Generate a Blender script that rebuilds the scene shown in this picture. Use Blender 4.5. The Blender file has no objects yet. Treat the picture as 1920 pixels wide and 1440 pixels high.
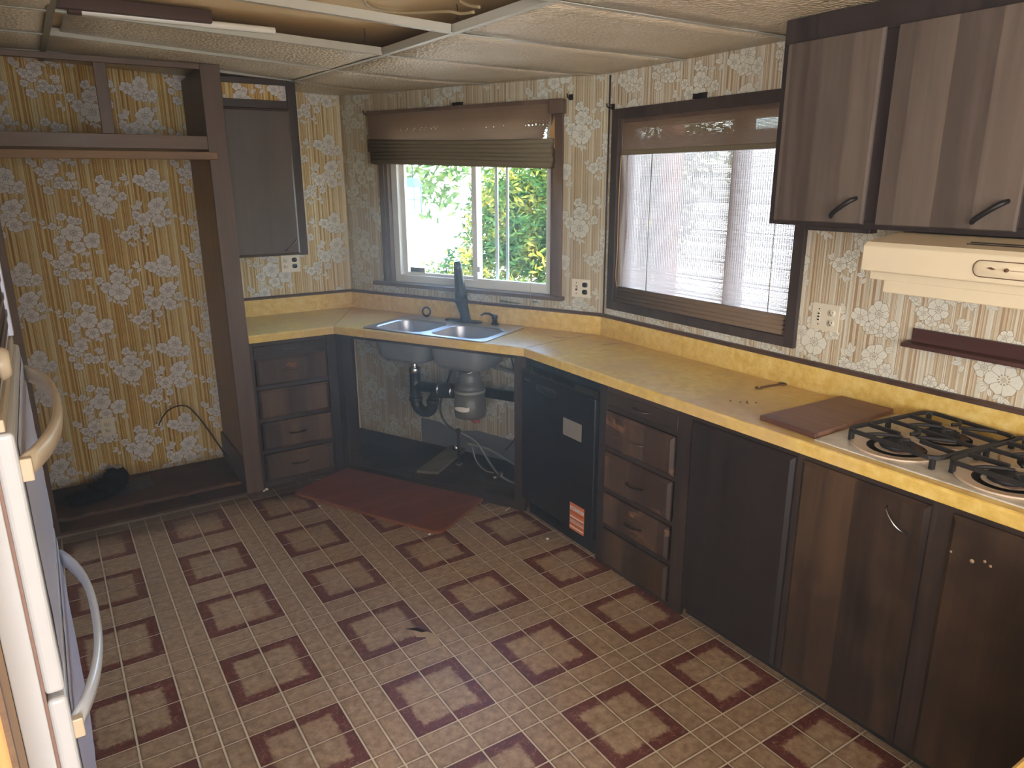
import bpy, bmesh, math, random
import numpy as np
from mathutils import Matrix, Vector, noise as mnoise
random.seed(7)
S = bpy.context.scene
COL = S.collection
PI = math.pi

# ------------------------------------------------------------------ camera, world, lights, exposure
CAM = Vector((-0.7829, -1.7903, 1.7294))
Mr = ((0.8401, -0.5424, -0.0044), (-0.1510, -0.2259, -0.9624), (0.5210, 0.8091, -0.2716))
cd = bpy.data.cameras.new('camera')
cam = bpy.data.objects.new('camera', cd)
COL.objects.link(cam)
ax, ay, az = Vector(Mr[0]).normalized(), -Vector(Mr[1]).normalized(), -Vector(Mr[2]).normalized()
ax = ay.cross(az).normalized(); ay = az.cross(ax).normalized()
m = Matrix.Identity(4)
for i in range(3):
    m[i][0], m[i][1], m[i][2], m[i][3] = ax[i], ay[i], az[i], CAM[i]
cam.matrix_world = m
cd.sensor_width = 36.0
cd.lens = 36.0 * 1354.9 / 1920.0
cd.clip_start = 0.03
S.camera = cam

S.view_settings.view_transform = 'Standard'
S.view_settings.look = 'None'
S.view_settings.gamma = 1.0
S.view_settings.use_curve_mapping = False
S.view_settings.exposure = 1.42
S.cycles.use_denoising = True
S.cycles.max_bounces = 8
S.cycles.diffuse_bounces = 5
S.cycles.glossy_bounces = 3
S.cycles.transparent_max_bounces = 8
S.cycles.sample_clamp_indirect = 6.0
S.cycles.caustics_reflective = False
S.cycles.caustics_refractive = False

W = bpy.data.worlds.new('sky'); S.world = W; W.use_nodes = True
wn = W.node_tree.nodes; wl = W.node_tree.links
sky = wn.new('ShaderNodeTexSky'); sky.sky_type = 'NISHITA'
sky.sun_disc = False; sky.sun_elevation = math.radians(52); sky.sun_rotation = math.radians(200)
sky.air_density = 1.0; sky.dust_density = 2.0; sky.altitude = 100
bgn = wn['Background']; wl.new(sky.outputs[0], bgn.inputs[0]); bgn.inputs[1].default_value = 1.9

sl = bpy.data.lights.new('sun', 'SUN'); sl.energy = 9.0; sl.angle = math.radians(1.0); sl.color = (1.0, 0.95, 0.86)
so = bpy.data.objects.new('sun', sl); COL.objects.link(so)
so.rotation_euler = (math.radians(38), 0, math.radians(-65)); so.location = (-4, -3, 8)

def area(name, loc, target, sx, sy, power, color):
    l = bpy.data.lights.new(name, 'AREA'); l.shape = 'RECTANGLE'; l.size = sx; l.size_y = sy; l.energy = power; l.color = color
    o = bpy.data.objects.new(name, l); COL.objects.link(o); o.location = loc
    o.rotation_euler = (Vector(target) - Vector(loc)).to_track_quat('-Z', 'Y').to_euler()
    return o
area('rear_window_daylight', (-0.6, -4.6, 1.45), (0.1, 0.6, 0.9), 2.6, 1.5, 64, (0.97, 0.98, 1.0))
area('side_door_daylight', (-3.1, -2.9, 1.3), (0.6, 0.1, 0.3), 1.6, 1.9, 78, (0.88, 0.92, 1.0))

# ------------------------------------------------------------------ node helpers
def lin(c):
    return tuple((v / 12.92 if v <= 0.04045 else ((v + 0.055) / 1.055) ** 2.4) for v in (x / 255.0 for x in c)) + (1.0,)

class NT:
    def __init__(s, name):
        s.m = bpy.data.materials.new(name); s.m.use_nodes = True
        s.t = s.m.node_tree; s.n = s.t.nodes; s.l = s.t.links
        s.b = s.n['Principled BSDF']; s.out = s.n['Material Output']
    def node(s, typ, **kw):
        nd = s.n.new(typ)
        for k, v in kw.items(): setattr(nd, k, v)
        return nd
    def put(s, sock, v):
        if isinstance(v, bpy.types.NodeSocket): s.l.new(v, sock)
        elif v is not None:
            try: sock.default_value = v
            except TypeError: sock.default_value = tuple(v)[:3]
    def math(s, op, a, b=None, c=None, clamp=False):
        nd = s.node('ShaderNodeMath', operation=op, use_clamp=clamp)
        for i, v in enumerate((a, b, c)):
            if v is not None: s.put(nd.inputs[i], v)
        return nd.outputs[0]
    def mix(s, f, a, b, blend='MIX'):
        nd = s.node('ShaderNodeMix', data_type='RGBA', blend_type=blend)
        s.put(nd.inputs[0], f); s.put(nd.inputs[6], a); s.put(nd.inputs[7], b)
        return nd.outputs[2]
    def coord(s, which='Object'):
        return s.node('ShaderNodeTexCoord').outputs[which]
    def wpos(s):
        return s.node('ShaderNodeNewGeometry').outputs['Position']
    def xyz(s, v):
        nd = s.node('ShaderNodeSeparateXYZ'); s.l.new(v, nd.inputs[0]); return nd.outputs
    def comb(s, x=0.0, y=0.0, z=0.0):
        nd = s.node('ShaderNodeCombineXYZ')
        for i, v in enumerate((x, y, z)): s.put(nd.inputs[i], v)
        return nd.outputs[0]
    def mapping(s, v, scale=(1, 1, 1), rot=(0, 0, 0), loc=(0, 0, 0)):
        nd = s.node('ShaderNodeMapping'); s.l.new(v, nd.inputs[0])
        nd.inputs['Scale'].default_value = scale; nd.inputs['Rotation'].default_value = rot; nd.inputs['Location'].default_value = loc
        return nd.outputs[0]
    def vadd(s, a, b):
        nd = s.node('ShaderNodeVectorMath', operation='ADD'); s.put(nd.inputs[0], a); s.put(nd.inputs[1], b); return nd.outputs[0]
    def noise(s, v, scale, detail=3, rough=0.5, dist=0.0, out='Fac'):
        nd = s.node('ShaderNodeTexNoise'); s.l.new(v, nd.inputs['Vector'])
        nd.inputs['Scale'].default_value = scale; nd.inputs['Detail'].default_value = detail
        nd.inputs['Roughness'].default_value = rough; nd.inputs['Distortion'].default_value = dist
        return nd.outputs[out]
    def voro(s, v, scale, feature='F1', out='Distance', rnd=1.0):
        nd = s.node('ShaderNodeTexVoronoi', feature=feature); s.l.new(v, nd.inputs['Vector'])
        nd.inputs['Scale'].default_value = scale; nd.inputs['Randomness'].default_value = rnd
        return nd.outputs[out]
    def ramp(s, f, stops, interp='LINEAR'):
        nd = s.node('ShaderNodeValToRGB'); s.l.new(f, nd.inputs[0]); e = nd.color_ramp; e.interpolation = interp
        while len(e.elements) < len(stops): e.elements.new(0.5)
        for el, (p, c) in zip(e.elements, stops):
            el.position = p
            el.color = c if isinstance(c, (tuple, list)) and len(c) == 4 else (c, c, c, 1)
        return nd.outputs[0]
    def step(s, f, lo, hi):
        nd = s.node('ShaderNodeMapRange', interpolation_type='SMOOTHSTEP'); s.put(nd.inputs[0], f)
        nd.inputs[1].default_value = lo; nd.inputs[2].default_value = hi
        return nd.outputs[0]
    def bump(s, h, strength=0.3, dist=0.002):
        nd = s.node('ShaderNodeBump'); s.l.new(h, nd.inputs['Height'])
        nd.inputs['Strength'].default_value = strength; nd.inputs['Distance'].default_value = dist
        s.l.new(nd.outputs[0], s.b.inputs['Normal']); return nd.outputs[0]
    def rand(s):
        return s.node('ShaderNodeObjectInfo').outputs['Random']
    def set(s, **kw):
        names = dict(color='Base Color', rough='Roughness', metal='Metallic', spec='Specular IOR Level', trans='Transmission Weight', alpha='Alpha', ior='IOR', coat='Coat Weight', coatr='Coat Roughness')
        for k, v in kw.items(): s.put(s.b.inputs[names[k]], v)
        return s.m

def plain(name, rgb, rough=0.5, metal=0.0, var=0.06, spec=0.5, scale=30.0, bump=0.0, coat=0.0):
    t = NT(name); c = lin(rgb); v = t.coord('Object')
    n = t.noise(v, scale, 3)
    dark = tuple(x * (1 - var) for x in c[:3]) + (1,); light = tuple(min(1, x * (1 + var)) for x in c[:3]) + (1,)
    t.set(color=t.mix(n, dark, light), rough=rough, metal=metal, spec=spec, coat=coat)
    if bump: t.bump(t.noise(v, scale * 3, 2), bump, 0.001)
    return t.m

def wood(name, dark, mid, light, rough=0.45, axis='z', grain=60.0, planks=0.0, spec=0.4, wear=None, wear_amt=0.0, soot=0.0):
    """veneer: stretched noise along the grain, optional plank to plank tone, optional rubbed patches"""
    t = NT(name); v = t.coord('Object'); r = t.rand()
    off = t.comb(t.math('MULTIPLY', r, 17.3), t.math('MULTIPLY', r, 5.1), t.math('MULTIPLY', r, 9.7))
    p = t.vadd(v, off)
    k = 0.05
    sc = {'z': (1, 1, k), 'x': (k, 1, 1), 'y': (1, k, 1)}[axis]
    g1 = t.noise(t.mapping(p, sc), grain, 5, 0.6, 0.6)
    g2 = t.noise(t.mapping(p, tuple(min(1.0, x * 2.2) for x in sc)), grain * 0.17, 3, 0.5, 0.9)
    f = t.math('ADD', t.math('MULTIPLY', g1, 0.45), t.math('MULTIPLY', g2, 0.55))
    if planks:
        x = t.xyz(p)
        a = t.math('FLOOR', t.math('MULTIPLY', x[0 if axis == 'z' else 2], planks))
        w = t.node('ShaderNodeTexWhiteNoise', noise_dimensions='1D'); t.l.new(a, w.inputs['W'])
        f = t.math('ADD', t.math('MULTIPLY', f, 0.78), t.math('MULTIPLY', w.outputs[0], 0.24))
    c = t.ramp(f, [(0.30, lin(dark)), (0.52, lin(mid)), (0.74, lin(light))])
    if wear:
        wn_ = t.noise(t.mapping(p, (1.0, 1.0, 2.0)), 9.0, 6, 0.72)
        c = t.mix(t.math('MULTIPLY', t.step(wn_, 0.60 - wear_amt, 0.70 - wear_amt), 0.75), c, lin(wear))
    if soot:
        sn = t.noise(p, 3.2, 4, 0.6)
        c = t.mix(t.math('MULTIPLY', t.step(sn, 0.42, 0.66), soot), c, lin((22, 18, 18)))
    t.set(color=c, rough=t.math('ADD', t.math('MULTIPLY', g2, 0.25), rough - 0.12), spec=spec)
    t.bump(g1, 0.12, 0.0006)
    return t.m

# ------------------------------------------------------------------ wallpaper print, drawn with numpy into one repeat of 0.688 x 0.48 m
def draw_print():
    Wd, Hd = 1032, 720
    ppm = Wd / 0.688
    rs = np.random.RandomState(3)
    stripe = np.zeros(Wd)
    x = 0
    while x < Wd:
        w = rs.choice([2, 3, 4, 6, 8, 12, 17], p=[.16, .2, .2, .17, .13, .09, .05])
        stripe[x:x + w] = rs.choice([0.06, 0.22, 0.42, 0.62, 0.85, 1.0], p=[.12, .17, .19, .17, .17, .18])
        x += w
    R = np.repeat(stripe[None, :], Hd, 0)
    R = np.clip(R + rs.normal(0, .03, R.shape), 0, 1)
    G = np.zeros((Hd, Wd)); B = np.zeros((Hd, Wd))
    def stamp(cx, cz, rad, fn):
        px, py = cx * ppm, cz * ppm; n = int(rad * ppm * 1.4) + 3
        xs = np.arange(int(px) - n, int(px) + n + 1); ys = np.arange(int(py) - n, int(py) + n + 1)
        X, Y = np.meshgrid(xs - px, ys - py)
        fill, line = fn(X / ppm, Y / ppm)
        I = np.ix_(ys % Hd, xs % Wd)
        B[I] = np.maximum(B[I] * (1 - fill), line)
        G[I] = np.maximum(G[I], fill)
    lw = 0.0011
    def flower(cx, cz, r, seed):
        q = np.random.RandomState(seed); npet = q.choice([5, 6, 6, 7]); ph = q.rand() * 6.28; sq = 0.82 + .18 * q.rand(); an = q.rand() * 3
        wob = q.rand(npet) * .20 - .04
        def fn(X, Y):
            u = X * math.cos(an) + Y * math.sin(an); v = (-X * math.sin(an) + Y * math.cos(an)) / sq
            rr = np.hypot(u, v); th = np.arctan2(v, u) + ph
            k = np.mod(th / (2 * PI / npet), npet); ki = k.astype(int) % npet; kf = k - np.floor(k)
            edge = r * (0.80 + .20 * np.sin(PI * kf) ** .5 - wob[ki] + .022 * np.sin(th * 13 + seed) + .03 * np.sin(th * 5 + seed * 2))
            fill = (rr < edge).astype(float)
            line = (np.abs(rr - edge) < lw) * 1.0
            line = np.maximum(line, ((np.minimum(kf, 1 - kf) * 2 * PI / npet * rr < lw * .8) & (rr < edge) & (rr > r * .3)) * .9)
            line = np.maximum(line, ((np.abs(kf - .5 - .1 * np.sin(9 * rr / r)) * 2 * PI / npet * rr < lw * .45) & (rr < edge * .75) & (rr > r * .34)) * .45)
            ring = (np.abs(rr - r * .28) < r * .06) & (np.sin(th * 11) > -.2)
            line = np.maximum(line, ring * .95)
            line = np.maximum(line, ((rr < r * .17)) * .55)
            return fill, line * (rr < edge + lw)
        stamp(cx, cz, r, fn)
    def leaf(cx, cz, ln, ang):
        def fn(X, Y):
            u = X * math.cos(ang) + Y * math.sin(ang); v = -X * math.sin(ang) + Y * math.cos(ang)
            s = np.clip(u / ln, 0, 1); hw = ln * .26 * np.sin(PI * s) ** .8 * (1.15 - .5 * s)
            ins = (u > 0) & (u < ln) & (np.abs(v) < hw)
            line = ins & ((np.abs(np.abs(v) - hw) < lw) | (np.abs(v) < lw * .5))
            return ins * 1.0, line * .9
        stamp(cx, cz, ln, fn)
    # clusters: flowers as (x, z, r) in metres on the wall, leaves as (x, z, length, angle)
    z0 = 0.0
    def P(zx, zy):  # reading off a 6x crop of the photograph's alcove wall, metres on the wall
        return (zx - 270) / 2224.0 * 1.0 + 0.05, 0.95 - (zy - 560) / 2224.0 * 1.04
    fl = [(680, 500, 45), (580, 455, 42), (750, 510, 34), (475, 560, 34), (530, 720, 62), (710, 800, 78), (870, 735, 98), (680, 640, 118),
          (360, 870, 30), (455, 985, 45), (520, 1040, 34), (630, 1080, 44), (600, 1130, 40), (500, 1190, 50), (690, 1135, 46), (440, 1090, 30), (560, 945, 74),
          (1120, 90, 44), (1040, 40, 48), (1070, 170, 78), (870, 180, 42), (940, 270, 66), (1170, 190, 40), (1270, 232, 44), (1080, 330, 116),
          (1480, 60, 74), (1580, 135, 52), (1655, 150, 38), (1750, 910 - 790, 60), (1635, 15, 96), (1590, 960 - 830, 60),
          (1750, 440, 54), (1385, 460, 48), (1455, 510, 80), (1630, 535, 82), (1640, 350, 108), (1555, 440, 46),
          (1490, 640, 44), (1350, 695, 44), (1310, 620, 40), (1240, 690, 58), (1375, 600, 34)]
    lv = [(560, 600, 40, 2.4), (410, 540, 44, 2.6), (900, 850, 44, -.6), (620, 850, 44, -1.6), (760, 860, 44, -1.0), (740, 1060, 52, .9), (700, 1020, 40, .5),
          (540, 850, 52, 1.6), (430, 930, 48, 2.7), (800, 120, 48, 2.3), (790, 265, 46, 3.4), (1200, 250, 46, -.4), (1080, 440, 46, -1.5), (980, 390, 44, -2.2), (1200, 110, 42, .6),
          (1350, 40, 56, 3.0), (1720, 150, 48, -.6), (1440, 370, 56, 1.8), (1400, 400, 50, 2.3), (1740, 300, 44, .9), (1800, 470, 40, -.3), (1720, 540, 46, -.5), (1290, 770, 40, -1.3), (1180, 660, 40, 2.6), (1480, 760, 46, 3.1)]
    for i, (a, b, ln, an) in enumerate(lv):
        px, pz = P(a, b); leaf(px, pz, ln / 2224.0 * 1.9, an)
        leaf(px + .006, pz - .008, ln / 2224.0 * 1.6, an + .9); leaf(px - .004, pz + .004, ln / 2224.0 * 1.5, an - .8)
    for i, (a, b, r) in enumerate(fl):
        px, pz = P(a, b); flower(px, pz, (r * 0.92 + 19) / 2224.0, 100 + i)
    im = bpy.data.images.new('wallpaper_print', Wd, Hd, alpha=False, float_buffer=False)
    im.colorspace_settings.name = 'Non-Color'
    A = np.ones((Hd, Wd, 4), np.float32); A[..., 0] = R; A[..., 1] = G; A[..., 2] = B
    im.pixels.foreach_set(A.ravel()); im.update(); im.pack()
    return im
PRINT = draw_print()

def wallpaper(name, dark, mid, light, petal, ink, ox=0.0, oz=0.0, stain=0.0, damp=0.0):
    t = NT(name); v = t.coord('Object'); x = t.xyz(v)
    uv = t.comb(t.math('DIVIDE', t.math('ADD', x[0], ox), 0.688), t.math('DIVIDE', t.math('ADD', x[2], oz), 0.48), 0.0)
    im = t.node('ShaderNodeTexImage', image=PRINT, extension='REPEAT'); t.l.new(uv, im.inputs[0])
    c = t.xyz(im.outputs[0])
    base = t.ramp(c[0], [(0.0, lin(dark)), (0.45, lin(mid)), (1.0, lin(light))])
    col = t.mix(c[1], base, lin(petal))
    col = t.mix(t.math('MULTIPLY', c[2], 0.72), col, lin(ink))
    g = t.noise(v, 2.2, 5, 0.6)
    col = t.mix(t.math('MULTIPLY', t.step(g, 0.35, 0.75), 0.18 + stain), col, lin((122, 98, 62)), 'MULTIPLY')
    if damp:   # mould specks and rot marks that climb from the floor
        lowz = t.step(t.math('ADD', x[2], t.math('MULTIPLY', t.noise(v, 7, 5, 0.7), 0.28)), 0.42, 0.10)
        sp = t.step(t.voro(v, 70.0), 0.22, 0.12)
        sel = t.step(t.noise(v, 6.0, 3), 0.56, 0.66)
        col = t.mix(t.math('MULTIPLY', t.math('MULTIPLY', lowz, sp), t.math('MULTIPLY', sel, damp)), col, lin((40, 26, 18)))
        col = t.mix(t.math('MULTIPLY', t.step(t.math('ADD', x[2], t.math('MULTIPLY', t.noise(v, 9, 5, 0.7), 0.12)), 0.16, 0.07), 0.6 * damp), col, lin((92, 70, 44)))
    t.set(color=col, rough=0.55, spec=0.3)
    t.bump(t.math('ADD', c[1], t.math('MULTIPLY', c[2], -1.0)), 0.15, 0.0006)
    return t.m

M = {}
M['paper_gold'] = wallpaper('wallpaper_gold', (160, 110, 32), (198, 156, 70), (218, 200, 150), (220, 213, 204), (104, 78, 42), ox=-0.05 + 0.9, oz=-0.95 + 0.40, damp=1.0)
M['paper_far'] = wallpaper('wallpaper_far', (174, 132, 70), (202, 174, 116), (220, 208, 174), (216, 212, 198), (120, 102, 68), ox=0.5, oz=0.2)
M['paper_sink'] = wallpaper('wallpaper_sink', (158, 134, 98), (182, 164, 132), (202, 194, 168), (206, 203, 186), (118, 108, 84), ox=0.1, oz=0.06, damp=0.8)  # greyer copy of the paper, window glare put into its tones
M['paper_right'] = wallpaper('wallpaper_right', (172, 138, 100), (202, 184, 152), (222, 215, 194), (226, 221, 202), (128, 108, 72), ox=0.33, oz=-0.05)

CAB = dict(dark=(34, 25, 22), mid=(58, 43, 35), light=(84, 62, 46))
M['cab_frame'] = wood('dark_stained_frame', (38, 30, 27), (58, 46, 40), (80, 62, 50), 0.42, 'z', 70, soot=0.3)
M['cab_rail'] = wood('dark_stained_rail', (38, 30, 27), (58, 46, 40), (80, 62, 50), 0.42, 'x', 70, soot=0.3)
M['drawer_left'] = wood('walnut_drawer_front', (46, 34, 27), (80, 60, 44), (112, 86, 60), 0.4, 'z', 50, planks=9, wear=(126, 74, 48), wear_amt=-0.06)
M['drawer_right'] = wood('worn_drawer_front', (42, 31, 27), (70, 52, 42), (98, 74, 56), 0.42, 'z', 50, planks=8, wear=(140, 98, 66), wear_amt=0.03)
M['door_black'] = wood('near_black_door', (30, 25, 25), (40, 33, 32), (50, 41, 39), 0.38, 'z', 60)
M['door_brown'] = wood('walnut_door', (40, 30, 25), (70, 52, 38), (98, 73, 50), 0.42, 'z', 45, planks=11, wear=(108, 84, 62), wear_amt=-0.07, soot=0.5)
M['door_upper'] = wood('upper_walnut_door', (66, 56, 50), (92, 80, 71), (114, 100, 88), 0.42, 'z', 45, planks=9)  # lifted and greyed, window glare put into the door colour
M['frame_upper'] = wood('upper_dark_frame', (40, 34, 34), (54, 46, 45), (68, 58, 54), 0.36, 'z', 60)
M['stile'] = wood('brown_stile', (66, 48, 38), (92, 70, 55), (114, 90, 70), 0.45, 'z', 60)
M['rail'] = wood('brown_rail', (74, 54, 40), (104, 80, 60), (132, 104, 78), 0.45, 'x', 60)
M['rail_tan'] = wood('tan_trim_board', (96, 68, 44), (128, 96, 64), (150, 118, 82), 0.5, 'x', 60)
M['ply_tan'] = wood('tan_plywood', (128, 96, 56), (156, 120, 74), (176, 140, 92), 0.55, 'z', 40)
M['oak'] = wood('tan_oak_face', (150, 108, 60), (182, 138, 84), (204, 164, 108), 0.45, 'z', 40)
M['trim_wood'] = wood('dark_trim_strip', (62, 44, 38), (84, 62, 52), (104, 78, 64), 0.45, 'x', 60)
M['casing'] = wood('window_casing_wood', (74, 58, 48), (100, 80, 66), (124, 102, 84), 0.45, 'z', 60)
M['casing_dark'] = wood('dark_casing_wood', (48, 40, 38), (66, 55, 51), (84, 70, 63), 0.45, 'z', 60)
M['red_board'] = wood('red_brown_board', (104, 56, 40), (134, 77, 54), (156, 98, 70), 0.5, 'x', 30)
M['red_edge'] = wood('red_brown_edge', (112, 62, 36), (142, 84, 50), (160, 102, 64), 0.5, 'x', 30)
M['cut_board'] = wood('cutting_board_wood', (104, 72, 58), (134, 98, 80), (158, 120, 98), 0.55, 'y', 50)
M['cut_edge'] = wood('cutting_board_edge', (70, 42, 36), (92, 58, 48), (110, 72, 60), 0.5, 'y', 50)
M['ledge'] = wood('dark_red_ledge', (60, 36, 34), (82, 52, 47), (102, 68, 60), 0.42, 'x', 60)
M['rot_wood'] = wood('water_stained_subfloor', (40, 26, 18), (86, 58, 38), (120, 86, 56), 0.75, 'x', 26, soot=0.9)
M['sink_floor'] = wood('sink_cabinet_floor', (42, 36, 31), (74, 63, 54), (104, 90, 74), 0.7, 'x', 20, soot=0.8)
M['grey_plank'] = wood('grey_plank', (84, 78, 66), (116, 108, 92), (140, 132, 114), 0.8, 'x', 40)

def laminate():
    t = NT('yellow_laminate'); p = t.wpos()
    a = t.noise(p, 26, 6, 0.62); b = t.noise(p, 4.0, 4, 0.5)
    c = t.ramp(a, [(0.34, lin((210, 172, 82))), (0.52, lin((226, 190, 102))), (0.70, lin((236, 208, 130)))])
    # the print is rubbed pale brown where it has been worked on most
    c = t.mix(t.math('MULTIPLY', t.step(b, 0.40, 0.62), 0.5), c, lin((206, 170, 124)))
    sp = t.step(t.voro(p, 55.0), 0.075, 0.05); sel = t.step(t.noise(p, 5.0, 2), 0.58, 0.66)
    c = t.mix(t.math('MULTIPLY', sp, sel), c, lin((70, 44, 24)))
    t.set(color=c, rough=t.math('ADD', t.math('MULTIPLY', a, 0.14), 0.25), spec=0.5)
    t.bump(a, 0.06, 0.0005)
    return t.m
M['laminate'] = laminate()
def lam_splash():
    t = NT('yellow_laminate_upright'); p = t.wpos(); a = t.noise(p, 30, 6, 0.62)
    c = t.ramp(a, [(0.34, lin((208, 168, 80))), (0.52, lin((224, 188, 104))), (0.70, lin((232, 206, 132)))])
    t.set(color=c, rough=0.42, spec=0.4); return t.m
M['laminate_up'] = lam_splash()

# floor print: world position, 18 inch repeat; 2x2 block with a red leafy border, then two narrow strips
GAX, GBX, GAY, GBY = 0.1509, 0.0766, 0.1524, 0.0774
PX, PY = 2 * (GAX + GBX), 2 * (GAY + GBY)
def vinyl():
    t = NT('vinyl_tile_print'); p = t.wpos(); x = t.xyz(p)
    wob = t.noise(p, 60, 2, 0.5, out='Color'); wx = t.xyz(wob)
    def fold(c, P, w):
        q = t.math('SUBTRACT', c, t.math('MULTIPLY', t.math('FLOOR', t.math('DIVIDE', c, P)), P))
        return t.math('MINIMUM', q, t.math('SUBTRACT', w, q))
    ux = fold(x[0], PX, 2 * GAX); uy = fold(x[1], PY, 2 * GAY)
    d = t.math('MINIMUM', ux, uy)
    inside = t.step(d, 0.0, 0.001)
    dn = t.math('ADD', d, t.math('MULTIPLY', t.math('SUBTRACT', wx[0], 0.5), 0.030))
    red = t.math('MULTIPLY', inside, t.step(dn, 0.052, 0.036))
    mott = t.noise(p, 34, 6, 0.66); mott2 = t.noise(p, 170, 3, 0.6); big = t.noise(p, 1.7, 4, 0.55)
    base = t.ramp(mott, [(0.32, lin((142, 114, 86))), (0.50, lin((176, 145, 112))), (0.70, lin((204, 178, 146)))])
    base = t.mix(t.step(mott2, 0.60, 0.78), base, lin((218, 194, 164)))
    maroon = t.ramp(mott, [(0.3, lin((90, 42, 35))), (0.6, lin((120, 62, 52))), (0.8, lin((146, 92, 74)))])
    # thin curling outlines of the printed leaves
    vn = t.voro(t.vadd(p, t.mapping(wob, (0.02, 0.02, 0.02))), 62.0, 'DISTANCE_TO_EDGE')
    curl = t.math('MULTIPLY', t.step(vn, 0.075, 0.03), t.step(t.noise(p, 40, 2), 0.47, 0.56))
    maroon = t.mix(t.math('MULTIPLY', curl, 0.75), maroon, lin((176, 132, 104)))
    col = t.mix(red, base, maroon)
    # printed shadow along every joint
    def near(c, P, ls):
        q = t.math('SUBTRACT', c, t.math('MULTIPLY', t.math('FLOOR', t.math('DIVIDE', c, P)), P)); m_ = None
        for l_ in ls:
            k_ = t.math('ABSOLUTE', t.math('SUBTRACT', q, l_)); m_ = k_ if m_ is None else t.math('MINIMUM', m_, k_)
        return m_
    nd_ = t.math('MINIMUM', near(x[0], PX, (0, GAX, 2 * GAX, 2 * GAX + GBX, PX)), near(x[1], PY, (0, GAY, 2 * GAY, 2 * GAY + GBY, PY)))
    col = t.mix(t.math('MULTIPLY', t.step(nd_, 0.011, 0.001), 0.62), col, lin((66, 46, 36)))
    # old water stain under the sink and along the appliance recess
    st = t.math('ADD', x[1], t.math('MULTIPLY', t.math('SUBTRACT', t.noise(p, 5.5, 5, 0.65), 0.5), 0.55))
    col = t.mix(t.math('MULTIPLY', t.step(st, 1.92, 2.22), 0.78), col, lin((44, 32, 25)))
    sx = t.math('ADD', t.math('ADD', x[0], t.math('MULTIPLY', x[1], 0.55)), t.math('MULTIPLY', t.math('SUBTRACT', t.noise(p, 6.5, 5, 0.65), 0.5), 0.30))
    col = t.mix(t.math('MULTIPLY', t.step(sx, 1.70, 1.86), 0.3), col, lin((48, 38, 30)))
    # traffic dirt
    col = t.mix(t.math('MULTIPLY', t.step(big, 0.40, 0.70), 0.22), col, lin((84, 64, 50)))
    t.set(color=col, rough=t.math('ADD', t.math('MULTIPLY', mott, 0.22), 0.30), spec=0.42)
    t.bump(t.math('ADD', t.math('MULTIPLY', mott, 0.5), t.math('MULTIPLY', red, -0.5)), 0.22, 0.0008)
    return t.m
M['vinyl'] = vinyl()
def groutm():
    t = NT('vinyl_joint_line'); p = t.wpos(); x = t.xyz(p)
    st = t.math('ADD', x[1], t.math('MULTIPLY', t.math('SUBTRACT', t.noise(p, 5.5, 5, 0.65), 0.5), 0.55))
    c = t.mix(t.noise(p, 12, 3), lin((226, 204, 172)), lin((242, 228, 204)))
    c = t.mix(t.math('MULTIPLY', t.step(st, 1.98, 2.25), 0.7), c, lin((90, 70, 50)))
    t.set(color=c, rough=0.45, spec=0.4); return t.m
M['grout'] = groutm()

def ceil_tile():
    t = NT('pebbled_ceiling_tile'); p = t.wpos(); v = t.voro(p, 80.0, 'SMOOTH_F1'); n = t.noise(p, 3.0, 4, 0.5)
    c = t.ramp(n, [(0.3, lin((204, 182, 146))), (0.7, lin((224, 206, 176)))])
    t.set(color=c, rough=0.30, spec=0.5); t.bump(t.math('ADD', v, t.math('MULTIPLY', t.noise(p, 160, 2), 0.4)), 1.0, 0.012); return t.m
M['ceil_tile'] = ceil_tile()
M['tbar'] = plain('white_ceiling_bar', (186, 182, 166), 0.4, 0.0, 0.08)
M['deck'] = wood('tan_roof_lining', (222, 190, 140), (236, 206, 156), (242, 220, 178), 0.8, 'x', 8)
M['joist'] = plain('grey_green_beam', (128, 120, 96), 0.7)
M['vinyl_white'] = plain('white_window_vinyl', (216, 212, 200), 0.4, 0, 0.04)
M['white_enamel'] = plain('white_oven_enamel', (208, 212, 216), 0.22, 0, 0.03, 0.5, 12)
M['almond'] = plain('almond_handle', (206, 190, 164), 0.3, 0, 0.05)
M['cream'] = plain('cream_hood_enamel', (216, 200, 168), 0.35, 0, 0.04)
M['cream_plate'] = plain('ivory_plastic', (222, 210, 184), 0.35, 0, 0.03)
M['black_plastic'] = plain('black_plastic', (22, 24, 26), 0.35, 0, 0.1)
M['black_gloss'] = plain('black_appliance_face', (20, 22, 26), 0.26, 0, 0.08)
M['black_cap'] = plain('black_polished_cap', (16, 18, 22), 0.14, 0, 0.05, 0.9, 30, 0, 0.6)
M['gasket'] = plain('brown_door_gasket', (150, 118, 104), 0.6)
M['paper'] = plain('bluish_white_film', (206, 212, 236), 0.35, 0, 0.05, 0.5, 8)  # bluish tint is the window's light put into the film colour
M['rubbed'] = plain('rubbed_bare_wood', (128, 78, 54), 0.6)
M['rust'] = plain('rusty_steel', (108, 82, 62), 0.5, 0.5, 0.15)
M['black_iron'] = plain('black_cast_iron', (34, 31, 30), 0.6, 0, 0.2, 0.4, 60, 0.3)
M['black_abs'] = plain('black_drain_pipe', (26, 30, 33), 0.4)
M['bronze'] = plain('oil_rubbed_bronze', (32, 33, 34), 0.24, 0.6, 0.1)
M['chrome'] = plain('worn_chrome', (190, 190, 190), 0.25, 1.0, 0.06)
M['pull'] = plain('tarnished_pull', (120, 112, 104), 0.35, 0.9, 0.12)
M['pull_dark'] = plain('black_iron_pull', (36, 33, 32), 0.45, 0.4, 0.12)
M['hole'] = plain('dark_slot', (20, 16, 14), 0.7)
M['disposer'] = plain('grey_disposer_shell', (94, 94, 88), 0.45, 0.1)
M['galv'] = plain('grey_patch_metal', (112, 112, 112), 0.55, 0.2)
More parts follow.
